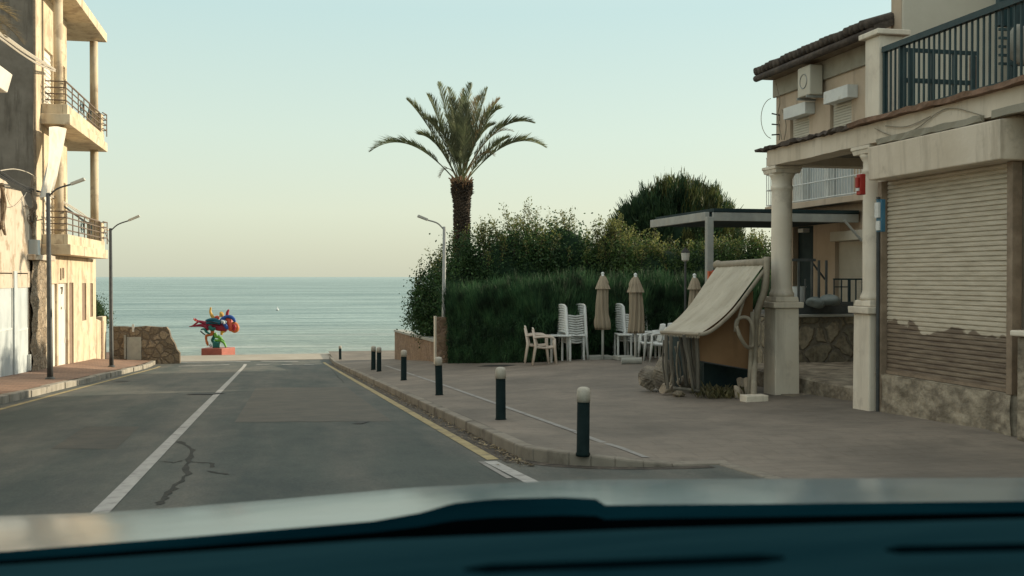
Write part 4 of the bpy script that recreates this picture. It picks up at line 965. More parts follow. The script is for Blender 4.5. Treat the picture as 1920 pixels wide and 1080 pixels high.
# palm fronds hanging in at the top left corner
pc = P(-85, 25, 19); gl = G(pc.x, pc.y)
pt_ = thing('palm_tree', 'dry palm whose brown frond tips hang in at the top left corner', 'palm tree', (pc.x, pc.y, gl))
MB().tube([(pc.x, pc.y, gl-.1), (pc.x+.05, pc.y, (gl+pc.z)/2), pc], [.26, .22, .2], 14).build('trunk', 'bark_palm', pt_, smooth=True)
for i, (cx, cy, tx, ty, dry) in enumerate([(-20, 0, 44, 82, 1), (-25, -20, 32, 40, 1), (-30, 20, 10, 70, 1), (-150, -60, -260, 20, 0), (-120, -120, -180, -120, 0), (-60, -140, -40, -220, 0), (-40, -100, 0, -150, 0), (-130, 0, -230, 90, 0)]):
    frond(bez(pc, P(cx, cy, 19+.3*i), P(tx, ty, 19+.25*i), 14), 'palm_dry' if dry else 'palm_leaf', pt_, .40, 44, .2)
# cables
def _c(): pass
def cable(pts, r, label, n=10, mat='cable_pale', strands=1):
    pts = [P(*p) for p in pts]; mb = MB()
    for s_ in range(strands):
        o_ = Vector((R.uniform(-.05, .05), 0, R.uniform(-.07, .07)))
        pp = [p+o_*(.3 if i in (0, len(pts)-1) else 1)+Vector((0, 0, R.uniform(-.02, .02))) for i, p in enumerate(pts)]
        mb.tube(smooth_path(pp, n), r, 5)
    solo('overhead_cable', mb, mat, label, 'cable')
cable([(-40, 40, 18), (0, 70, 21), (40, 98, 25), (75, 120, 30), (108, 134, 35)], .022, 'thick pale cable bundle sagging from the top left corner to the upper balcony', strands=6)
cable([(-40, 300, 20), (0, 328, 24), (30, 345, 28), (60, 358, 31), (93, 364, 33.8)], .016, 'pale cable bundle reaching the nearest left lamp top from the left edge', mat='cable', strands=4)
cable([(93, 364, 33.8), (120, 385, 36), (160, 415, 40), (185, 428, 43), (207, 432, 45)], .016, 'cable bundle sagging between the two left street lamps', mat='cable', strands=4)
cable([(93, 366, 33.8), (110, 372, 35), (150, 398, 39), (185, 425, 43), (207, 431, 45)], .018, 'pale thick cable just above the bundle between the two left street lamps', strands=2)
cable([(0, 320, 27), (30, 318, 29), (55, 325, 31), (70, 335, 32)], .012, 'thin pale wire across the bare grey end wall')
cable([(0, 400, 27.6), (20, 412, 28.6), (45, 418, 30), (80, 412, 32.5)], .016, 'dark wire looping across the pale garage wall', mat='cable')
cable([(12, 365, 27.4), (20, 385, 28), (35, 386, 29), (50, 360, 30.3)], .010, 'thin loose wire loop on the pale upper wall of the garage', mat='cable_pale')
cable([(62, 330, 31), (58, 355, 31), (66, 385, 31), (55, 400, 31), (62, 430, 31.3), (66, 460, 31.3)], .02, 'dark cables running down the corner between garage and house', mat='guide', strands=4)
cable([(111, 135, 35), (114, 160, 35), (108, 190, 35), (118, 175, 35.5), (122, 150, 35.6)], .014, 'tangle of loose wire hanging on the upper balcony column', mat='guide', strands=4)
cable([(2, 345, 27.3), (8, 380, 27.5), (4, 410, 27.5), (10, 440, 27.6)], .022, 'knotted brown cables hanging down the garage wall at the left edge', mat='guide', strands=3)
cable([(48, 385, 30), (58, 395, 31), (50, 410, 30.4), (62, 425, 31.2), (70, 405, 32)], .009, 'loose wire tangle near the corner above the meter box', mat='guide', strands=3)
cable([(66, 130, 33), (66, 200, 33), (65, 260, 33), (66, 330, 33)], .012, 'thin brown pipe wire running down the tall end wall corner', mat='guide')
cable([(192, 425, 43), (196, 440, 43.6), (204, 455, 44.6)], .012, 'short slack wire beside the second left street lamp', mat='cable')
# ------------------------------------------------------------------ right: shop building with porch
sb_ = thing('porch_building', 'cream porch building with round columns, worn roller shutter and green roof terrace railing', 'building', (7.4, 12, -.6))
def yR(px, X=7.45): return onX(px, 500, X).y
Y_l, Y_r = yR(1662), yR(1896)
gz = -1.4
def rough_box(x, y0, y1, z0, z1, amp=.02, nu=40, nv=14, seed=0):
    rr = random.Random(seed); ks = [(rr.uniform(2, 14), rr.uniform(2, 14), rr.uniform(0, 6)) for _ in range(10)]
    return MB().grid(nu, nv, lambda u, v: (x-amp*sum(math.sin(a*u*3+b*v+c) for a, b, c in ks)/4, y0+(y1-y0)*u, z0+(z1-z0)*v))
mb = rough_box(7.38, Y_r-.1, 12.17, gz, -.02, .02, 60, 18, 3); mb.box(7.42, 7.9, Y_r-.1, 12.17, gz, -.03)
mb.build('stone_plinth', 'stone_base', sb_, smooth=True)
MB().box(7.42, 7.55, Y_r-.1, 12.17, -.028, -.012).build('sill', 'stone_base', sb_, bevel=.004)
MB().box(7.56, 10.2, 2, 12.17, gz, 2.86).build('wall', 'beam', sb_)
MB().box(7.44, 7.555, Y_r-.1, Y_l+.25, 2.40, 2.86).build('lintel', 'beam', sb_)
# corrugated roller shutter
mb = MB(); z = .02; top_ = 2.42; pitch = .054
prof = []
while z < top_:
    prof += [(.004, z), (-.014, z+.007), (-.013, z+.036), (-.002, z+.046)]; z += pitch
prof = [q for q in prof if q[1] <= top_]
ny = 24
for i, (dx, z) in enumerate(prof):
    for j in range(ny+1):
        y = Y_r+(Y_l-Y_r)*j/ny; pass
        mb.v.append((7.475+dx, y, z))
for i in range(len(prof)-1):
    for j in range(ny): a = i*(ny+1)+j; mb.f.append((a, a+ny+1, a+ny+2, a+1))
sh = mb.build('roller_shutter', 'shutter', sb_)
MB().box(7.435, 7.452, Y_r+.02, Y_l-.02, -.005, .03).build('bottom_bar', 'guide', sh)
MB().box(7.38, 7.50, Y_l+.005, Y_l+.085, -.60, 2.39).build('guide_rail', 'guide', sb_, bevel=.006)
MB().box(7.385, 7.50, Y_r-.10, Y_r-.01, -.018, 2.39).build('guide_rail', 'guide', sb_, bevel=.006)
MB().tube([(7.36, Y_l+.045, -.6), (7.36, Y_l+.045, 2.2)], .022, 8).build('pipe', 'pole_dark', sb_)
bx0 = MB()
zb_, zt_ = 2.395, 2.80
bx0.hexa([(7.17, 9.52, zb_), (7.52, 9.52, zb_), (7.52, 11.98, zb_), (7.17, 11.98, zb_)], [(7.15, 9.50, zt_), (7.45, 9.52, zt_+.03), (7.45, 11.98, zt_+.03), (7.15, 11.98, zt_)])
bx0.build('shutter_box', 'beam', sb_, bevel=.012)
# columns
def column(Yn, zg_, shaft=True, ped='col_white', X0=7.3, w=.385, ztop=2.87, zc=.73):
    cx, cy = X0+w/2, Yn+w/2
    p = MB()
    def taper(z0, z1, a, b): p.hexa([(cx-a, cy-a, z0), (cx+a, cy-a, z0), (cx+a, cy+a, z0), (cx-a, cy+a, z0)], [(cx-b, cy-b, z1), (cx+b, cy-b, z1), (cx+b, cy+b, z1), (cx-b, cy+b, z1)])
    h = w/2
    taper(zg_-.3, zc, h+.012, h)
    ob = p.build('pedestal', ped, sb_, bevel=.018)
    p = MB(); taper(zc+.002, zc+.09, h+.05, h+.055); taper(zc+.092, zc+.17, h-.0, h-.01)
    p.build('pedestal_cap', 'col_white', sb_, bevel=.012)
    b = zc+.17
    MB().lathe([(.185, 0), (.185, .05), (.165, .085), (.155, .13), (.157, .8), (.152, ztop-b-.42), (.150, ztop-b-.36), (.165, ztop-b-.34), (.165, ztop-b-.31), (.152, ztop-b-.29), (.152, ztop-b-.20), (.178, ztop-b-.15), (.20, ztop-b-.11)], (cx, cy, b), 32).build('shaft', 'col_white', sb_, smooth=True)
    p = MB(); taper(ztop-.108, ztop-.05, .20, .215); taper(ztop-.049, ztop-.003, .225, .225); p.build('capital', 'col_white', sb_, bevel=.008)
Y1 = onX(1454, 700, 7.3).y; Y2 = onX(1630, 700, 7.3).y
column(Y1, -.80); column(Y2, -.72); 
MB().box(7.31, 7.75, 8.75, 9.44, gz, .60).build('pedestal', 'stone_base', sb_, bevel=.03)
MB().box(7.26, 7.78, 8.70, 9.48, .602, .66).build('pedestal_cap', 'col_white', sb_, bevel=.015)
MB().box(7.40, 7.7, 8.8, 9.36, .662, 2.85).build('corner_pilaster', 'col_white', sb_, bevel=.02)
# beam
YE = onX(1438, 300, 7.27).y
def wob(x0, x1, y0, y1, z0, z1, n, amp, axis='y'):
    mb = MB(); pr = None
    ps = []
    for i in range(n+1):
        y = y0+(y1-y0)*i/n; e = [R.uniform(-amp, amp) for _ in range(4)]
        ps.append([(x0+e[0], y, z0+e[1]), (x1, y, z0), (x1, y, z1), (x0+e[2], y, z1+e[3])])
    for p_ in ps: mb.v += p_
    for i in range(n):
        a = 4*i
        for k in range(4): mb.f.append((a+k, a+4+k, a+4+(k+1) % 4, a+(k+1) % 4))
    mb.f += [(0, 1, 2, 3), (4*n+3, 4*n+2, 4*n+1, 4*n)]
    return mb
wob(7.27, 7.62, 2, YE, 2.87, 3.115, 60, .006).build('beam', 'beam', sb_)
MB().box(7.63, 12, YE-.3, YE-.004, 2.87, 3.11).build('beam', 'beam', sb_)
wob(7.17, 12, 2, 12.5, 3.118, 3.175, 70, .014).build('roof_edge', 'slab_edge', sb_)
wob(7.19, 12, 12.51, YE+.28, 3.118, 3.165, 30, .018).build('roof_edge', 'roof_tile', sb_)
wob(7.225, 7.268, 9.9, 11.9, 2.83, 2.90, 16, .012).build('drip_ledge', 'grey_band', sb_)
wob(7.20, 7.268, 2, 9.7, 2.84, 2.92, 30, .006).build('drip_ledge', 'grey_band', sb_)
MB().box(7.64, 12, 2, YE-.31, 3.0, 3.1).build('soffit', 'soffit', sb_)
# terrace pillar and railing
MB().box(7.3, 7.63, Y2-.2, Y2+.13, 3.17, 4.20).build('terrace_pillar', 'col_white', sb_, bevel=.015)
MB().box(7.24, 7.70, Y2-.26, Y2+.19, 4.202, 4.27).build('pillar_cap', 'col_white', sb_, bevel=.012)
rl = MB(); ya = Y2-.22
rl.box(7.32, 7.39, 2, ya, 3.975, 4.045); rl.box(7.34, 7.375, 2, ya, 3.2, 3.225)
y = ya-.04
while y > 2.2: rl.box(7.352, 7.372, y-.010, y+.010, 3.225, 3.985); y -= .098
for yy in (ya-.02, ya-.36, 8.0, 5.5): rl.box(7.335, 7.385, yy-.02, yy+.02, 3.18, 3.985)
rl.build('terrace_railing', 'rail_green', sb_)
# metal gate frames standing on the terrace behind the railing
gf = thing('metal_gate_frame', 'dark green metal gate frame standing on the roof terrace behind the railing', 'gate', (8, 12, 3.18))
mb = MB(); Yg = 12.3; Zg = .977*Yg+.215*8
def gx(px): return P(px, 150, Zg).x
def gzz(py): return P(1750, py, Zg).z
x0, x1 = gx(1690), gx(1850)
mb.box(x0, x1, Yg-.02, Yg+.02, gzz(99), gzz(92)).box(x0, gx(1832), Yg-.025, Yg+.025, gzz(156), gzz(148))
for a, b in ((1690, 1693), (1700, 1706), (1746, 1752), (1795, 1802), (1836, 1842)): mb.box(gx(a), gx(b), Yg-.028, Yg+.028, 3.18, gzz(94))
mb.build('frame', 'rail_green', gf)
MB().box(gx(1836), gx(1850), Yg+.03, Yg+.05, 3.18, gzz(100)).build('board', 'brown_recess', gf)
# dark gear on the terrace at the right picture edge
bk = thing('terrace_blind', 'dark folded metal blind and brackets at the right edge above the terrace', 'blind', (9.3, 12.6, 3.2))
Zb = 12.8
a, b = P(1874, 48, Zb), P(1940, -40, Zb)
MB().box(a.x, b.x, a.y, a.y+.08, a.z, b.z).build('blind', 'rail_green', bk, bevel=.01)
mb = MB(); a = P(1898, 148, Zb); mb.box(a.x-.03, a.x+.05, a.y-.03, a.y+.03, 3.18, a.z+1.2)
mb.build('post', 'rail_green', bk)
for k in range(5): q = P(1905, 60+k*16, Zb); MB().box(q.x-.25, q.x+.25, q.y-.04, q.y-.01, q.z, q.z+.03).build('bracket', 'rail_green', bk)
M['grey_cloth'] = mk('grey draped cloth', [(.2, .2, .17), (.3, .29, .25)], 6, .9, .6, 12)
MB().blob(P(1912, 80, 12.4), (.13, .1, .22), 9, .5).build('draped_cloth', 'grey_cloth', bk, smooth=True)
for pts in ([(1640, 240, 13.2), (1660, 250, 13.0), (1682, 254, 12.8), (1720, 240, 12.5), (1760, 210, 12.1), (1790, 203, 11.8), (1840, 216, 11.3)], [(1660, 236, 13.0), (1700, 237, 12.7), (1745, 218, 12.2)]):
    q = [onX(a, b, 7.245) for a, b, _ in pts]; solo('wall_cable', MB().tube(smooth_path(q, 8), .006, 5), 'tube', 'thin cable drooping across the cream beam below the terrace railing' if len(pts) > 4 else 'short thin wire above the drooping cable on the cream beam', 'cable')
# signs on the second column
p = P(1612, 346, 13.35)
rs = thing('red_sign', 'small red box fixed to the second round column just under the beam', 'sign', p)
MB().box(p.x-.02, p.x+.055, p.y-.05, p.y+.05, p.z-.13, p.z+.13).build('box', 'red_sign', rs, bevel=.01)
MB().box(p.x-.05, p.x-.022, p.y-.03, p.y+.03, p.z-.04, p.z+.09).build('siren', 'red_sign', rs, bevel=.008)
MB().box(p.x-.04, p.x-.022, p.y-.03, p.y+.03, p.z-.08, p.z-.045).build('bracket', 'white_metal', rs)
p = P(1648, 405, 12.75)
bs = thing('blue_sign', 'narrow blue sign with white lettering beside the roller shutter', 'sign', p)
MB().box(p.x, p.x+.05, p.y-.06, p.y+.06, p.z-.19, p.z+.19).build('panel', 'blue_sign', bs, bevel=.006)
MB().box(p.x-.035, p.x-.004, p.y-.04, p.y+.04, p.z-.02, p.z+.16).box(p.x-.02, p.x-.004, p.y-.04, p.y+.04, p.z-.17, p.z-.06).build('lettering', 'white_metal', bs)
MB().box(p.x-.03, p.x+.07, p.y-.02, p.y+.02, p.z+.19, p.z+.2).build('bracket', 'blue_sign', bs)
# steps and terrace between the columns
def step(x0, y0, y1, ztop, seed, label):
    rr = random.Random(seed); mb = MB(); n = 16; ps = []
    for i in range(n+1):
        y = y0+(y1-y0)*i/n; e = rr.uniform(-.05, .05); ps.append([(x0+e-.02, y, -1.3), (x0+e, y, ztop-.03), (x0+e+.04, y, ztop+rr.uniform(-.01, .01)), (10.45, y, ztop), (10.45, y, -1.3)])
    for p_ in ps: mb.v += p_
    for i in range(n):
        for k in range(4): a = 5*i+k; mb.f.append((a, a+5, a+6, a+1))
    return mb.build('step', 'stone_base', stp)
stp = thing('stone_steps', 'two worn stone steps between the column pedestals', 'steps', (7.5, 14, -.7))
step(7.38, Y2+.39, Y1-.01, -.56, 1, ''); step(7.80, Y2+.5, 17.4, -.33, 2, '')
tr_ = thing('raised_terrace', 'raised stone terrace with grey railing behind the steps', 'terrace', (9, 17.5, -.7))
YT = 17.5
rr_ = rough_box(0, 0, 1, 0, 1)
mb = MB().grid(40, 16, lambda u, v: (8.6+1.9*u, YT-.03-.02*math.sin(u*37+v*5)*math.sin(v*11+u*9), -1.2+1.68*v)); mb.box(8.6, 10.5, YT, 20.5, -1.3, .47)
mb.build('wall', 'stone_terrace', tr_)
MB().box(8.55, 10.48, YT-.12, YT+.25, .482, .53).build('coping', 'concrete', tr_, bevel=.01)
MB().box(8.6, 10.48, YT+.26, 20.5, .482, .52).build('floor', 'soffit', tr_)
def xT(px): return onY(px, 540, YT).x
def zT(py): return onY(1540, py, YT).z
rl = MB(); rl.box(xT(1484), xT(1600), YT+.0, YT+.06, zT(575)+.02, zT(568)+.02); rl.box(xT(1484), xT(1530), YT+.005, YT+.05, zT(490), zT(485))
for px in (1497, 1522, 1535, 1549): rl.box(xT(px), xT(px)+.035, YT+.01, YT+.045, zT(570), zT(488))
rl.box(xT(1484), xT(1600), YT+.005, YT+.055, .531, zT(575)+.018)
a, b = onY(1521, 490, YT+.07), onY(1547, 524, YT+.07); rl.tube([a, b], .018, 6)
for px in (1510, 1564): rl.box(xT(px), xT(px)+.02, YT+.01, YT+.035, zT(570), zT(523))
rl.build('railing', 'rail_grey', tr_)
rl = MB(); rl.box(xT(1564), xT(1625), YT+.005, YT+.045, zT(525), zT(522))
for px in (1578, 1591, 1605, 1617): rl.box(xT(px), xT(px)+(.05 if px == 1591 else .018), YT+.01, YT+.035, .531, zT(524))
rl.box(xT(1566), xT(1590), YT+.01, YT+.03, zT(539), zT(537))
rl.build('gate', 'rail_green', tr_)
def bag(px, py, Z, r, seed, label):
    c = P(px, py, Z); ob = MB().blob(c, r, seed, .45, 3).build('rubbish_bag', 'white_sack', None, smooth=True); return tag(ob, label, 'bag')
M['white_sack'] = mk('pale plastic sack', [(.13, .16, .155), (.22, .25, .24)], 4, .5, .6, 9, bdist=.03)
bag(1530, 566, 19.0, (.15, .12, .09), 4, 'left pale plastic sack behind the terrace railing')
bag(1556, 564, 19.0, (.17, .13, .10), 5, 'right pale plastic sack behind the terrace railing')
p = P(1497, 550, 19.4); solo('plastic_tub', MB().lathe([(.11, -.15), (.14, .12), (.15, .13), (.13, .13), (.1, -.1)], p, 20), 'plastic', 'white plastic tub behind the railing beside the first round column', 'tub')
# ------------------------------------------------------------------ right: two storey house behind
hs = thing('tiled_house', 'two storey pinkish house with dark tiled eave and roller blinds behind the porch', 'house', (10.5, 19, -.7))
XH = 10.5
def yH(px, X=XH): return onX(px, 400, X).y
def zH(px, py, X=XH): return onX(px, py, X).z
YH1 = yH(1455); YH0 = yH(1689)
w1 = (yH(1596), yH(1556), 3.0, zH(1575, 175)); w2 = (yH(1517), yH(1481), 3.0, zH(1500, 200))
bd1 = (yH(1515), yH(1480), .5, zH(1500, 425)); bd1 = (yH(1525), yH(1487), .5, zH(1505, 424)); wd = (yH(1640), yH(1566), .55, zH(1590, 452))
bal = [(yH(1545), yH(1506), 2.8, 3.95)]
wall_x(MB(), XH, YH0, YH1, -1.2, 5.45, [(w1[0], w1[1], 4.0, w1[3]), (w2[0], w2[1], 4.0, w2[3]), bd1, wd], .2, side=-1).add([(XH, YH0, -1.2), (18, YH0, -1.2), (18, YH0, 3.1), (XH, YH0, 3.1)], [(0, 1, 2, 3)]).add([(XH, YH1, -1.2), (18, YH1, -1.2), (18, YH1, 5.45), (XH, YH1, 5.45)], [(0, 1, 2, 3)]).build('wall', 'house_pink', hs)
MB().box(14, 20, 21.6, 27.5, -1.2, 6.2).box(12.3, 19, 2, YH0-.5, 3.1, 7.2).box(10.7, 19, 2, YH0-.1, -1.2, 3.0).build('added_sun_block', 'house_cream', hs)  # added wing and blocks, mostly unseen, keep low sun off road and plaza
MB().box(XH, 18, YH0-.06, YH0-.004, 3.1, 11).build('end_wall', 'house_cream', hs)
MB().box(XH-.01, XH+.2, YH0-.003, YH0+.30, 3.1, 11).build('corner', 'house_pink', hs)
MB().box(XH-.06, XH-.003, YH0+.3, YH1+.06, 5.05, 5.43).build('cornice', 'grey_band', hs, bevel=.015)
# pitched tiled roof with eave
XE = 10.1; ye0, ye1 = YH0+.2, yH(1420, XE)
MB().hexa([(XE, ye0, 5.44), (18, ye0, 8.2), (18, ye1, 8.2), (XE, ye1, 5.44)], [(XE, ye0, 5.56), (18, ye0, 8.3), (18, ye1, 8.3), (XE, ye1, 5.56)]).build('roof', 'roof_tile', hs)
mb = MB(); nt_ = 26
for i in range(nt_):
    y = ye0+(ye1-ye0)*(i+.5)/nt_; dz = R.uniform(-.015, .02)
    mb.tube([(XE-.10, y, 5.585+dz), (XE+.5, y, 5.77+dz), (18, y, 8.33)], .085, 8)
mb.build('tile_row', 'roof_tile', hs, smooth=True)
MB().tube([(XE-.04, ye0, 5.44), (XE-.04, ye1, 5.45)], .07, 10).build('gutter', 'roof_tile', hs, smooth=True)
MB().box(XE, XH-.003, ye0, ye1, 5.434, 5.439).build('eave_soffit', 'guide', hs)
for nm, (a, b, c, d), pxa, pxb, py0, py1 in (('w', w1, 1543, 1588, 158, 182), ('w', w2, 1468, 1509, 190, 207)):
    MB().box(XH+.08, XH+.12, a+.01, b-.01, c, d-.005).build('window', 'blind', hs)
    m_ = MB(); z = 3.0
    while z < d-.06: m_.box(XH+.055, XH+.078, a+.03, b-.03, z, z+.042); z += .052
    m_.build('blind_slats', 'blind', hs)
    ya, yb = yH(pxb, 10.28), yH(pxa, 10.28)
    zt2 = zH(pxb, py0, 10.28); zb2 = zt2-.24
    MB().box(10.28, XH-.003, ya, yb, zb2, zt2).build('blind_box', 'white_metal', hs, bevel=.01)
# air conditioner
ya, yb = yH(1514, 10.1), yH(1491, 10.1); za = zH(1510, 178, 10.1); zb = zH(1510, 122, 10.1)
ac = thing('air_conditioner', 'white air conditioner box hung high on the pinkish house wall', 'air conditioner', (10.3, ya, za))
MB().box(10.14, 10.42, ya, yb, za, zb).build('casing', 'house_cream', ac, bevel=.02)
MB().tube([(10.135, (ya+yb)/2+math.cos(t)*.14, (za+zb)/2+math.sin(t)*.14) for t in np.linspace(0, 6.28, 22)], .010, 5).build('fan_grille', 'pole_grey', ac)
MB().box(10.1, XH-.002, ya+.05, ya+.08, za-.05, za-.005).box(10.1, XH-.002, yb-.08, yb-.05, za-.05, za-.005).build('bracket', 'pole_grey', ac)
for k, pts in enumerate(([(1530, 165), (1538, 150), (1530, 120), (1512, 105)], [(1455, 155), (1462, 190), (1458, 220), (1466, 262)], [(1466, 205), (1474, 235), (1470, 262)])):
    solo('house_cable', MB().tube(smooth_path([onX(a, b, 10.44) for a, b in pts], 8), .012, 5), 'tube', ['looping wires beside the air conditioner', 'wire running down the far corner of the pinkish house', 'short wire below the left roller blind box'][k], 'cable')
lp = [P(1457+math.cos(t)*-22-8, 222+math.sin(t)*38, 23) for t in np.linspace(-1.4, 1.4, 14)]
solo('house_cable', MB().tube(lp, .007, 4), 'tube', 'thin wire loop sticking out past the house corner against the sky', 'cable')
for k in range(3):
    a = P(1447, 213+k*20, 22.8); b = P(1462, 216+k*18, 22.8); solo('wire_bracket', MB().tube([a, b, b+Vector((0, 0, -.12))], .016, 5), 'iron', ['top', 'middle', 'lowest'][k]+' black wire bracket on the far corner of the pinkish house', 'bracket')
# first floor balcony
yb0, yb1 = yH(1622, 10.2), yH(1437, 10.2)
bz0 = zH(1443, 386, 10.2); bz1 = bz0+1.02
MB().box(10.16, XH-.003, yb0, yb1, bz0-.14, bz0-.02).build('balcony_slab', 'house_pink', hs, bevel=.01)
rl = MB()
for z in (bz0+.01, bz0+.33, bz0+.66, bz1): rl.tube([(10.2, yb0, z), (10.2, yb1, z), (XH, yb1, z)], .014, 6)
y = yb0
while y < yb1: rl.box(10.194, 10.206, y-.007, y+.007, bz0, bz1); y += .10
for x in (10.3, 10.4): rl.box(x-.006, x+.006, yb1-.007, yb1+.007, bz0, bz1)
rl.build('balcony_railing', 'white_metal', hs)
MB().box(XH-.04, XH-.004, yH(1600), yH(1500), bz0, 3.75).build('balcony_door', 'garage', hs)
MB().box(10.3, XH-.05, yH(1570), yH(1562), bz0, 3.7).build('shutter_leaf', 'white_metal', hs, bevel=.01)
MB().box(10.3, XH-.05, yH(1522), yH(1505), bz0, 3.65).build('shutter_leaf', 'white_metal', hs, bevel=.01)
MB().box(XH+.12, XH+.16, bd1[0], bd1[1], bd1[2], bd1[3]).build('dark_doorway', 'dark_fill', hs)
mb = MB().box(XH+.08, XH+.12, wd[0], wd[1], wd[2], wd[3]); z = wd[2]
mb.build('window', 'blind', hs)
m_ = MB()
while z < wd[3]-.06: m_.box(XH+.055, XH+.078, wd[0]+.02, wd[1]-.1, z, z+.045); z += .055
m_.build('blind_slats', 'blind', hs)
MB().box(10.3, XH-.003, yH(1640), yH(1556, 10.3), zH(1590, 452), zH(1590, 434)).build('blind_box', 'blind', hs, bevel=.01)
MB().box(10.36, XH-.003, yH(1518), yH(1508), zH(1512, 436), zH(1512, 429)).build('wall_lamp', 'white_metal', hs)
# ------------------------------------------------------------------ pergola
pg = thing('pergola', 'grey metal pergola with dark flat roof between the house and the plaza', 'pergola', (7.5, 17.9, -.75))
pp = P(1330, 400, 19.0); Xp, Yp = pp.x, pp.y; zt_ = P(1330, 397, 19).z; zb_ = P(1330, 413, 19).z
M['beam_grey'] = mk('grey painted steel', [(.27, .28, .26), (.36, .37, .34)], 4, .6, .1, dirt=(.33, .32, .27), dirt_scale=3)
MB().box(Xp-.06, Xp+.06, Yp-.06, Yp+.06, G(Xp, Yp)-.05, zb_+.06).build('post', 'beam_grey', pg, bevel=.008)
YE2 = P(1232, 415, 21.9).y
MB().box(Xp-.05, Xp+.03, Yp+.065, YE2, zb_, zt_).build('side_beam', 'beam_grey', pg, bevel=.006)
MB().box(Xp+.065, 10.44, Yp-.04, Yp+.04, zb_-.01, zt_-.01).build('cross_beam', 'beam_grey', pg, bevel=.006)
MB().box(Xp+.04, 10.44, Yp+.05, YE2-.02, zb_+.02, zt_-.03).build('roof_panel', 'dark_fill', pg)
MB().box(Xp+.065, 10.44, Yp-.05, YE2, zt_+.0, zt_+.06).build('roof_sheet', 'dark_fill', pg)
MB().box(Xp-.05, Xp+.05, YE2-.05, YE2+.02, G(Xp, YE2), zb_-.003) 
a, b = P(1583, 413, 19.2), P(1616, 452, 19.2); MB().tube([a, b], .025, 6).build('brace', 'beam_grey', pg)
p = P(1328, 517, 18.9); ob_ = thing('post_box', 'small orange and red box fixed low on the pergola post', 'box', p)
MB().box(p.x-.05, p.x+.03, p.y-.14, p.y-.07, p.z-.09, p.z+.08).build('case', 'orange_box', ob_, bevel=.008)
MB().box(p.x+.035, p.x+.075, p.y-.13, p.y-.07, p.z-.09, p.z+.1).build('red_strip', 'red_sign', ob_, bevel=.005)
# lantern
lb = P(1285, 620, 26); lb.z = G(lb.x, lb.y); lt = P(1285, 490, 26)
ln = thing('garden_lantern', 'small pale lantern on a thin grey post in front of the hedge', 'lantern', lb)
MB().tube([lb, lt], .03, 8).build('post', 'pole_dark', ln)
M['lantern'] = mk('frosted lantern', [(.5, .5, .45), (.55, .55, .5)], 4, .4, 0)
MB().lathe([(.05, .0), (.09, .03), (.11, .20), (.09, .21)], lt, 10).build('glass', 'lantern', ln, smooth=False)
MB().lathe([(.10, .212), (.12, .22), (.07, .27), (.02, .33), (.01, .36)], lt, 10).build('cap', 'iron', ln)
# ------------------------------------------------------------------ awning stall beside the first pedestal
kz = thing('awning_stall', 'sagging striped beige awning on a pipe frame with an orange brown side tarp', 'awning stall', (6.9, 16, -.75))
T0, T1 = P(1346, 497, 18.2), P(1436, 492, 15.7)   # top roller ends
B0, B1 = P(1240, 623, 17.0), P(1312, 627, 15.4)   # front edge
def awn(u, v):
    top = T0.lerp(T1, v); bot = B0.lerp(B1, v); p = top.lerp(bot, u)
    p.z -= math.sin(math.pi*u)*.10+.035*math.sin(math.pi*u)*math.sin(v*9)
    return p+Vector((0, 0, .014*abs(math.sin(v*38))*(1-.6*u)))+Vector((-.03, 0, 0))*math.sin(u*7)*.5
MB().grid(26, 150, awn).build('canvas', 'awning', kz, smooth=True)
mb = MB()
for i in range(26):
    v0, v1 = i/26, (i+1)/26; a, b = B0.lerp(B1, v0), B0.lerp(B1, v1); d = .055
    pts = [a, a.lerp(b, .5)+Vector((0, 0, -d*1.2)), b]
    mb.add([a+Vector((0, 0, .03)), a+Vector((0, 0, -.02)), pts[1], b+Vector((0, 0, -.02)), b+Vector((0, 0, .03))], [(0, 1, 2, 3, 4)])
mb.build('valance', 'awning', kz)
mb = MB(); mb.tube([B0, B1], .028, 8); mb.build('front_bar', 'tube', kz)
dT = (T1-T0).normalized()
mb = MB().tube([T0, T1], .062, 14); mb.build('roller', 'tube', kz, smooth=True)
MB().blob(T0+Vector((0, 0, .0)), (.085, .10, .085), 2, .1, 3).build('roller_cap', 'tube', kz, smooth=True)
pf = ong(1413, 752)
MB().tube(smooth_path([T1+Vector((.02, 0, .08)), T1+Vector((-.02, 0, -.4)), P(1419, 590, 15.8), P(1415, 660, 15.9), pf], 5), [.052]*11+[.046]*10, 10).build('main_post', 'tube', kz, smooth=True)
p2 = ong(1404, 748)
MB().tube([P(1411, 585, 15.75), P(1408, 660, 15.8), p2], .035, 8).build('post', 'tube', kz, smooth=True)
MB().tube(smooth_path([T1+Vector((-.03, 0, -.12)), P(1405, 545, 15.6), P(1376, 583, 15.5), P(1345, 612, 15.45), P(1326, 624, 15.4), B1], 6), .03, 8).build('awning_arm', 'tube', kz, smooth=True)
MB().tube(smooth_path([P(1398, 552, 15.6), P(1388, 585, 15.6), P(1379, 620, 15.6)], 5), .022, 8).build('hanging_arm', 'tube', kz, smooth=True)
MB().tube(smooth_path([P(1379, 622, 15.6), P(1381, 602, 15.6), P(1392, 595, 15.6), P(1404, 598, 15.6), P(1411, 612, 15.6), P(1412, 640, 15.7), P(1410, 650, 15.7), P(1400, 650, 15.6), P(1388, 632, 15.5), P(1381, 612, 15.5)], 6), .028, 8).build('hoop', 'tube', kz, smooth=True)
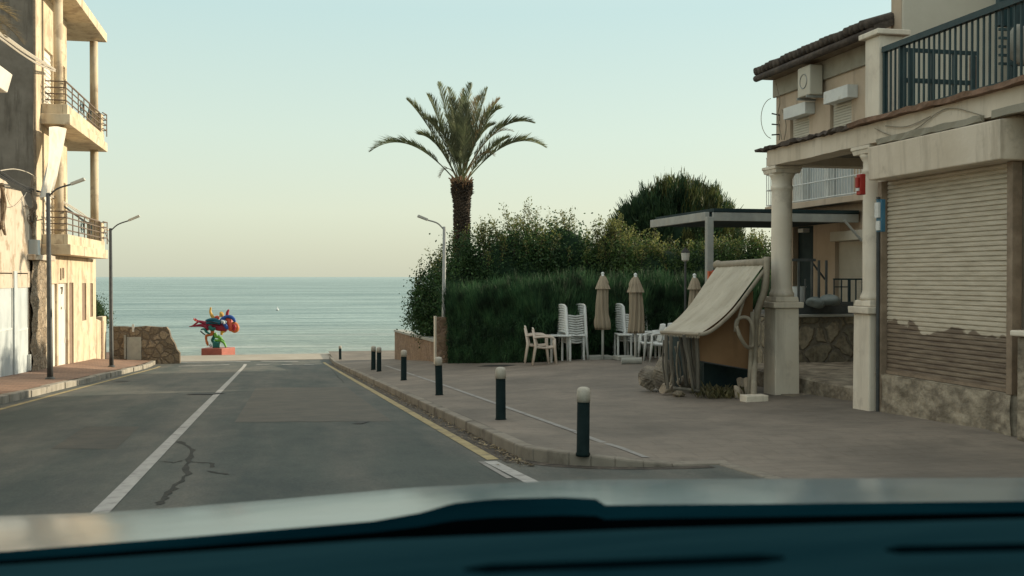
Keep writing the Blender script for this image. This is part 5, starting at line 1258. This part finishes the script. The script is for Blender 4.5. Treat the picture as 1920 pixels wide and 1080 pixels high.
# side tarp panel
a, b = P(1311, 618, 15.9), P(1412, 545, 15.95)
c, d = P(1409, 694, 15.95), P(1309, 677, 15.9)
def tf(u, v):
    p = a.lerp(b, u).lerp(d.lerp(c, u), v); return p+Vector((0, .03*math.sin(u*6)*math.sin(v*3), 0))
aa = a.copy(); 
MB().grid(20, 12, tf).build('side_tarp', 'tarp', kz, smooth=True)
MB().tube([d, c], .012, 6).build('tarp_bar', 'pole_dark', kz)
# counter body in the dark below
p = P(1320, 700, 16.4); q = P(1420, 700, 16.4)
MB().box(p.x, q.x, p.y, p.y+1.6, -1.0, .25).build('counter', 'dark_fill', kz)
# small stakes frame at the front left corner
fr = MB()
for i, (x0, x1) in enumerate(((1249, 1252), (1258, 1264), (1275, 1287), (1282, 1300), (1291, 1303), (1301, 1306), (1306, 1309))):
    tp = P(x0, 628, 15.8+.25*(i % 3)); gt = ong(x1, 728-(4 if i % 3 else 0)); gt = P(x1, 729-3*(i % 3), 15.9+.25*(i % 3)); 
    fr.tube(smooth_path([tp, tp.lerp(gt, .5)+Vector((R.uniform(-.03, .03), 0, 0)), gt], 4), [.022+.012*R.random()]*9, 6)
fr.build('stake', 'wood', kz)
for i in range(7):
    tp = P(1246+i*9+R.uniform(-3, 3), 640+R.uniform(-6, 14), 16.3); gt = P(1252+i*8+R.uniform(-9, 9), 722, 16.4)
    MB().tube(smooth_path([tp, tp.lerp(gt, .5)+Vector((R.uniform(-.05, .05), 0, 0)), gt], 4), .014, 6).build('loose_stick', 'tube' if i % 2 else 'wood', kz, smooth=True)
a, b = P(1262, 728, 15.9), P(1312, 733, 15.9)
MB().tube([a, b], .03, 6).build('stake_rail', 'wood', kz)
solo('footing_block', MB().box(pf.x-.17, pf.x+.17, pf.y-.13, pf.y+.1, pf.z-.05, pf.z+.09), 'col_white', 'white block under the awning post foot', 'block', bevel=.012)
def rock(px, py, Z, r, seed, mat, label, name='rock'):
    c = P(px, py, Z); return solo(name, MB().rock(c, r, seed), mat, label, 'rock', 'rocks around the awning stall')
rock(1222, 706, 17.4, (.19, .22, .24), 3, 'rock', 'upright grey boulder at the left end of the stall')
rock(1246, 702, 17.2, (.20, .22, .25), 8, 'rock', 'large grey boulder just left of the stakes')
rock(1252, 728, 16.6, (.14, .12, .11), 11, 'light_rock', 'pale tan stone lying below the stakes')
rock(1274, 738, 16.2, (.11, .09, .06), 12, 'light_rock', 'small flat stone at the stake foot')
rock(1296, 702, 16.7, (.10, .10, .14), 13, 'light_rock', 'pale stone standing between the stakes')
rock(1282, 716, 16.9, (.13, .12, .13), 14, 'rock', 'dark stone behind the stakes')
rock(1384, 738, 15.6, (.08, .08, .13), 15, 'light_rock', 'broken pale stone at the right foot of the stall')
rock(1402, 727, 15.8, (.06, .07, .16), 16, 'light_rock', 'tall thin broken stone beside the awning post')
rock(1390, 718, 16.1, (.07, .07, .10), 17, 'light_rock', 'round pale stone behind the weeds')
weeds(1350, 745, .18, .20, 420, 'low tangle of grey weeds under the stall tarp', 'weed')
weeds(1390, 740, .10, .14, 90, 'sprig of dry weeds by the awning post foot', 'weed')
# ------------------------------------------------------------------ chairs, tables, parasols
def chair_proto(label, mat, group, nm='plastic_chair'):
    o = thing(nm, label, 'chair', (0, 0, 0), group)   # faces +X, origin at floor centre
    # seat shell
    MB().grid(8, 8, lambda u, v: (-.20+.42*u, -.20+.40*v, .43+.012*math.cos(v*6.28)-.02*math.sin(u*3.1))).build('seat', mat, o, smooth=True)
    s_ = o.children[0]
    so = s_.modifiers.new('s', 'SOLIDIFY'); so.thickness = .04
    b = MB(); b.grid(10, 8, lambda u, v: (-.20-.10*u-.03*math.sin(math.pi*v)+.02, -.20+.40*v+(-.015+.03*v)*u, .44+.40*u+.02*math.sin(math.pi*v)*u))
    bb = b.build('backrest', mat, o, smooth=True); so = bb.modifiers.new('s', 'SOLIDIFY'); so.thickness = .02
    for sy in (-1, 1):
        MB().tube(smooth_path([(-.27, sy*.215, .63), (-.1, sy*.255, .655), (.12, sy*.26, .65), (.21, sy*.25, .60)], 4), .028, 6).build('armrest', mat, o, smooth=True)
        MB().tube([(.21, sy*.25, .61), (.215, sy*.235, .42), (.26, sy*.265, 0)], [.032, .034, .022], 6).build('leg', mat, o, smooth=True)
        MB().tube([(-.285, sy*.215, .80), (-.22, sy*.21, .44), (-.29, sy*.255, 0)], [.026, .034, .022], 6).build('leg', mat, o, smooth=True)
    return o
GRP = 'white plastic chairs on the plaza'
cp = chair_proto('x', 'plastic', GRP)
cc = chair_proto('x', 'plastic_cream', GRP)
used = {}
def put(proto, x, y, z, rot, label, sc_=1.0):
    o = proto if proto.name not in used else copy_tree(proto); used[proto.name] = 1
    o.location = (x, y, z); o.rotation_euler = (0, 0, rot); o.scale = (sc_,)*3; o['label'] = label; return o
def gpt(px, Z, py=680):
    p = P(px, py, Z); p.z = G(p.x, p.y); return p
for i, (px, nm) in enumerate(((1017, 'front cream plastic armchair of the pair at the left end of the tables'), (1009, 'rear cream plastic armchair nested behind the front one at the left end'))):
    p = gpt(px+5, 26.2+.0*i); 
    put(cc, p.x+(0 if i == 0 else -.06), p.y+(0 if i == 0 else .12), p.z+(.0 if i == 0 else .05), math.radians(-12), nm, 1.06)
def stack(px, Z, n, rot, where, proto, dz=.060, s=1.12):
    p = gpt(px, Z); g_ = 'white plastic chairs stacked in the '+where
    for i in range(n):
        pos = 'bottom chair of' if i == 0 else ('top chair of' if i == n-1 else 'white plastic chair inside')
        sl = Vector((math.cos(rot), math.sin(rot), 0))*(-.006*i)
        o = put(proto, p.x+sl.x, p.y+sl.y, p.z+dz*i, rot, pos+' the '+where, s)
        o['group'] = g_
stack(1073, 27.2, 12, math.radians(-76), 'tall white stack left of the first parasol', cp)
stack(1180, 27.8, 12, math.radians(-78), 'tall white stack partly behind the second parasol', cp)
stack(1213, 28.6, 15, math.radians(-60), 'tallest white stack right of the second parasol', cp)
for px, Z, rot, lb in ((1157, 28.4, 200, 'white plastic armchair between the two front parasols'), (1222, 26.4, 175, 'white plastic armchair right of the second parasol with its back to the awning'), (1240, 25.6, 160, 'white plastic armchair half hidden by the awning edge'), (1118, 28.6, 100, 'shaded white armchair behind the first parasol pole'), (1243, 27.3, 190, 'white plastic armchair behind the awning edge chairs')):
    p = gpt(px, Z); put(cp, p.x, p.y, p.z, math.radians(rot), lb, 1.05)
def table(px0, px1, Z, zpx, depth, label):
    a, b = P(px0, zpx, Z), P(px1, zpx, Z); g0 = G((a.x+b.x)/2, a.y)
    o = thing('plastic_table', label, 'table', ((a.x+b.x)/2, a.y, g0), 'white plaza tables')
    z = a.z
    def q(u, v, zz): p = a.lerp(b, u); return (p.x+v*.2, p.y+v, zz)
    MB().hexa([q(0, 0, z-.035), q(1, 0, z-.035), q(1, depth, z-.035), q(0, depth, z-.035)], [q(0, 0, z), q(1, 0, z), q(1, depth, z), q(0, depth, z)]).build('tabletop', 'plastic', o, bevel=.01)
    for u in (.06, .94):
        for v in (.08, depth-.08):
            t_ = Vector(q(u, v, z-.036)); MB().tube([t_, Vector((t_.x, t_.y, G(t_.x, t_.y)))], .028, 8).build('leg', 'plastic', o)
table(1032, 1072, 26.6, 629, .7, 'small white table beside the cream armchair pair')
table(1100, 1155, 28.0, 625, .8, 'white table behind the first parasol')
table(1158, 1186, 27.0, 627, .8, 'small white table between the two front parasols')
table(1052, 1098, 26.9, 628, .7, 'white table standing in front of the tall left chair stack')
table(1196, 1240, 26.8, 627, .8, 'white table right of the second parasol')
def parasol(px, Z, pytop, pycloth, pybase, label, base=None, sc_=1.0, seed=1, loose=False):
    t = P(px, pytop, Z); g_ = gpt(px, Z); rr = random.Random(seed)
    o = thing('closed_parasol', label, 'parasol', g_, 'closed beige parasols on the plaza')
    zc = P(px, pycloth, Z).z; H = t.z-zc
    MB().tube([(g_.x, g_.y, g_.z), (g_.x, g_.y, t.z-.05)], .032, 10).build('pole', 'plastic', o, smooth=True)
    MB().lathe([(.035, -.06), (.045, -.03), (.035, 0.0), (.0, .02)], t, 12).build('finial', 'plastic', o, smooth=True)
    n = 72; prof = [(.03, 0), (.07, .07), (.13, .16), (.165, .23), (.168, .245)]
    def ring(mb, r, z, ph, amp, f=9, cx=0.0):
        for j in range(n):
            a = 6.2832*j/n; k = r*(1+amp*math.sin(f*a+ph)+amp*.5*math.sin(f*2.3*a+ph*2)); mb.v.append((t.x+cx+k*math.cos(a), t.y+k*math.sin(a), z))
    def lo(rings):
        mb = MB()
        for r, z, ph, am, cx in rings: ring(mb, r, z, ph, am, 9, cx)
        for i in range(len(rings)-1):
            for j in range(n): mb.f.append((i*n+j, i*n+(j+1) % n, (i+1)*n+(j+1) % n, (i+1)*n+j))
        return mb
    cl_ = []
    for i in range(19):
        f = i/18; r = .05+.10*min(1, f*2.2)+.045*f; r = (.125+.045*f) if f > .1 else .05+.8*f
        if loose and f > .75: r *= 1.0+.16*math.sin((f-.75)*12)
        cl_.append((r*sc_, t.z-.10-f*(H-.10)+0.0, 2.2*math.sin(f*3+seed), .13+.09*f, .03*math.sin(f*4+seed)))
    cl_.append((cl_[-1][0]*.75, zc+.03, 0, .1, cl_[-1][4]))
    lo(cl_).build('canopy', 'canvas', o, smooth=True)
    top_ = [(.012+q_*.0, 0, 0, 0, 0) for q_ in ()]
    lo([((.02+.175*f**.8)*sc_, t.z-.03-f*.42*sc_, .1, .05+.05*f, 0) for f in [i/8 for i in range(9)]]).build('top_flap', 'canvas', o, smooth=True)
    if base:
        x0, x1, y0, y1 = base; a, b = P(x0, y1, Z), P(x1, y0, Z)
        MB().box(a.x, b.x, a.y-.05, a.y+.4, g_.z-.03, g_.z+.09).build('base_slab', 'concrete', o, bevel=.015)
    return o
parasol(1130, 27.0, 511, 618, 683, 'leftmost closed beige parasol, its lower cloth flaring loose', (1105, 1151, 676, 686), .92, 2, True)
parasol(1191.5, 25.6, 513, 625, 683, 'middle closed beige parasol, the widest and nearest one', None, 1.0, 5)
parasol(1302, 25.6, 514, 620, 683, 'rightmost closed beige parasol, partly hidden by the sloping awning', None, .8, 8)
a, b = P(1165, 690, 24.8), P(1203, 690, 24.8); a.z = G(a.x, a.y)+.07; b.z = G(b.x, b.y)+.07
solo('concrete_roll', MB().tube([a, b], .085, 16), 'concrete', 'pale round concrete bar lying on the paving below the middle parasol', 'concrete bar')
a = P(1160, 683, 26.4); b = P(1195, 683, 26.4)
solo('base_slab', MB().box(a.x, b.x, a.y, a.y+.5, G(a.x, a.y), G(a.x, a.y)+.1), 'concrete', 'flat concrete slab behind the round bar under the tables', 'slab', bevel=.01)
# ------------------------------------------------------------------ the car the picture is taken from
car = thing('car', 'pale grey car bonnet and dark dashboard seen from the driver seat', 'car', (0, 0, 0))
fw = Vector((math.sin(TH), math.cos(TH), 0))
def loc(u, v, z): p = RT*u+fw*v; return (p.x, p.y, z)
def interp(x, pts):
    for (a, b), (c, d) in zip(pts, pts[1:]):
        if x <= c:
            t = cl((x-a)/(c-a)); t = t*t*(3-2*t) if False else t; return b+(d-b)*t
    return pts[-1][1]
def px_of(u, v): return 960+2000*u/v
FAR = [(-400, 1000), (0, 978), (300, 968), (600, 944), (800, 926), (1000, 918), (1200, 916), (1500, 916), (1920, 908), (2300, 912)]
def z_at(py, v): return 1.2-(py-519)/2000.0*v
VF = 1.75; VN = .98
def bon(u, v):     # u 0..1 across, v 0..1 rear -> front
    x = -1.0+2.0*u; dist = VN+(VF-VN)*v
    zf = z_at(interp(px_of(x, VF), FAR), VF); zn = z_at(interp(px_of(x, VN), [(-600, 1070), (0, 1052), (700, 992), (1120, 964), (1920, 956), (2600, 966)]), VN)
    z = zn+(zf-zn)*v+.022*math.sin(math.pi*v)
    z += .0
    return loc(x, dist, z)
def bon2(u, v):    # rolls over to the grille
    x = -1.0+2.0*u; zf = z_at(interp(px_of(x, VF), FAR), VF); a = v*1.5
    return loc(x, VF+.45*math.sin(a), zf-.40*(1-math.cos(a))-.01*v)
M['bonnet'] = mk('pale grey car paint', [(.09, .135, .145), (.15, .20, .21)], 6, .2, .15, 7, spec=.7, bdist=.01)
mb = MB().grid(60, 16, bon); mb.grid(60, 10, bon2)
mb.build('bonnet', 'bonnet', car, smooth=True)
M['dash'] = mk('dark teal dashboard plastic', [(.006, .030, .040), (.012, .045, .055)], 3, .55, .1, 60)
M['dash_light'] = flat(mk('teal grey dashboard top', [(.004, .020, .027), (.012, .038, .046)], 2.5, .8, 0, stretch=(.5, 4, 1)))
M['cowl_teal'] = flat(mk('dark teal cowl', [(.001, .010, .015), (.0025, .018, .025)], 3, .8, 0, spec=.03))
M['cowl'] = flat(mk('black cowl plastic', [(.0003, .0008, .001), (.0006, .0012, .0015)], 3, .9, 0))
COWL = [(-500, 1060), (0, 1036), (350, 1008), (700, 978), (790, 962), (850, 944), (930, 936), (1050, 933), (1117, 936), (1120, 938), (1130, 948), (1500, 945), (1920, 940), (2500, 945)]
def cowl(u, v):
    x = -.75+1.5*u; d = .95-.45*v; zt = z_at(interp(px_of(x, .95), COWL), .95)
    return loc(x, d, zt-.012*v-.5*0)
def cowl_fn(u, v):
    x = (-.75+1.5*u); d0 = .95; px = px_of(x, d0); py0 = interp(px, COWL)
    pe = 1010-.0*px+ (0 if px > 1000 else (1000-px)*.035)
    d = .95-.30*v; z0 = z_at(py0, d0); z1 = z_at(interp(px, [(-500, 1090), (0, 1078), (700, 1030), (1200, 1012), (1920, 992), (2500, 985)]), .65)
    return loc(x*(1-.316*v), d, z0+(z1-z0)*v)
MB().grid(180, 6, lambda u, v: cowl_fn(u, v*.5)).build('cowl', 'cowl_teal', car, smooth=True)
MB().grid(180, 6, lambda u, v: cowl_fn(u, .5+v*.5)).build('cowl_gap', 'cowl', car, smooth=True)
DL = [(-500, 1092), (0, 1080), (700, 1032), (1200, 1012), (1920, 992), (2500, 985)]
def dashf(u, v):
    x = (-.5+1.0*u); d = .645; px = px_of(x, d); z0 = z_at(interp(px, DL), d); dd = .645-.30*v
    zz = z0+.006+ .01*math.sin(v*math.pi)*.5-.02*v
    return loc(x, dd, zz)
MB().grid(60, 12, dashf).build('dashboard', 'dash_light', car, smooth=True)
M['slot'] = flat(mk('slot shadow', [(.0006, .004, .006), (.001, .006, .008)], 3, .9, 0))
# demister slots and wiper
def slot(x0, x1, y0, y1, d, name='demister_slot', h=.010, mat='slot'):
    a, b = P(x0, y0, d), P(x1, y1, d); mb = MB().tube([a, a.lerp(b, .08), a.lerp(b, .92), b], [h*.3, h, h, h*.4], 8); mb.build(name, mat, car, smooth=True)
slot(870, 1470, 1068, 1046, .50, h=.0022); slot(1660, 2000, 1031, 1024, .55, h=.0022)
w = [P(826, 968, .93), P(870, 962, .93), P(905, 956, .93), P(950, 954, .93)]
MB().tube(smooth_path(w, 4), [.003, .005, .006, .007, .007, .007, .008, .008, .008, .009, .009, .009, .005], 10).build('wiper', 'dash_hi', car, smooth=True) if 'dash_hi' in M else None
M['dash_hi'] = mk('grey wiper arm', [(.07, .16, .17), (.12, .22, .23)], 3, .3, 0, spec=.6)
MB().tube(smooth_path(w, 4), [.002]+[.0035]*5+[.005]*6+[.002], 10).build('wiper', 'dash_hi', car, smooth=True)
# ------------------------------------------------------------------ light, sky, camera
SUN_EL = math.radians(15); SUN_AZ = math.radians(78)   # azimuth measured from +Y towards +X
sdir = Vector((math.sin(SUN_AZ)*math.cos(SUN_EL), math.cos(SUN_AZ)*math.cos(SUN_EL), math.sin(SUN_EL)))
sl = bpy.data.lights.new('sun', 'SUN'); sl.energy = 5.8; sl.angle = math.radians(.6); sl.color = (1.0, .86, .63)
so_ = bpy.data.objects.new('sun', sl); col.objects.link(so_); so_.rotation_euler = sdir.to_track_quat('Z', 'Y').to_euler(); so_.location = (20, 5, 20)
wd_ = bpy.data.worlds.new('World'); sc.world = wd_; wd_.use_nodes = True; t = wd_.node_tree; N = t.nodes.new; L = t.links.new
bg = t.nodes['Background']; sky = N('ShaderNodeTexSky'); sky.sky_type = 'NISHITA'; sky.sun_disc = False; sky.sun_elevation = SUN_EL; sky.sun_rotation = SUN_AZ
sky.air_density = 1.0; sky.dust_density = 1.5; sky.ozone_density = 1.2
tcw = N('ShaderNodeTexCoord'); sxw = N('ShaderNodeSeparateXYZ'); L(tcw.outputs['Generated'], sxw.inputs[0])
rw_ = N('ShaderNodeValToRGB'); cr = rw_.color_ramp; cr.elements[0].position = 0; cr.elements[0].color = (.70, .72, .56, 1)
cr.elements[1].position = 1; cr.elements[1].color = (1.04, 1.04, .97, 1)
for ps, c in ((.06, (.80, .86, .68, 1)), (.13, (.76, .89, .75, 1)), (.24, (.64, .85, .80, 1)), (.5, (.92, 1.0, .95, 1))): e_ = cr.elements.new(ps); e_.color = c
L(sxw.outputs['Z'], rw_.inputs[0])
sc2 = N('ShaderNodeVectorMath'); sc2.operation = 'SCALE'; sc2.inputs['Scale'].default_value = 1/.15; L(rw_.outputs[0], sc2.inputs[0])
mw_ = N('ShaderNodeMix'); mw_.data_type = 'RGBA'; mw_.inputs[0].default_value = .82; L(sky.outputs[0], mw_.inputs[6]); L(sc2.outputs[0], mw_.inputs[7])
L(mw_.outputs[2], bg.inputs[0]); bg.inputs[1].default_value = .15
cd = bpy.data.cameras.new('camera'); cam = bpy.data.objects.new('camera', cd); col.objects.link(cam); sc.camera = cam
cam.location = CAM; cd.sensor_width = 36; cd.lens = 36*2000/1920.0; cd.clip_start = .05; cd.clip_end = 40000
m3 = Matrix((RT, UP, -FW)).transposed(); cam.rotation_euler = m3.to_euler()
cd.dof.use_dof = True; cd.dof.focus_distance = 24; cd.dof.aperture_fstop = 9
sc.view_settings.view_transform = 'Standard'; sc.view_settings.look = 'None'; sc.view_settings.exposure = 0; sc.view_settings.gamma = 1
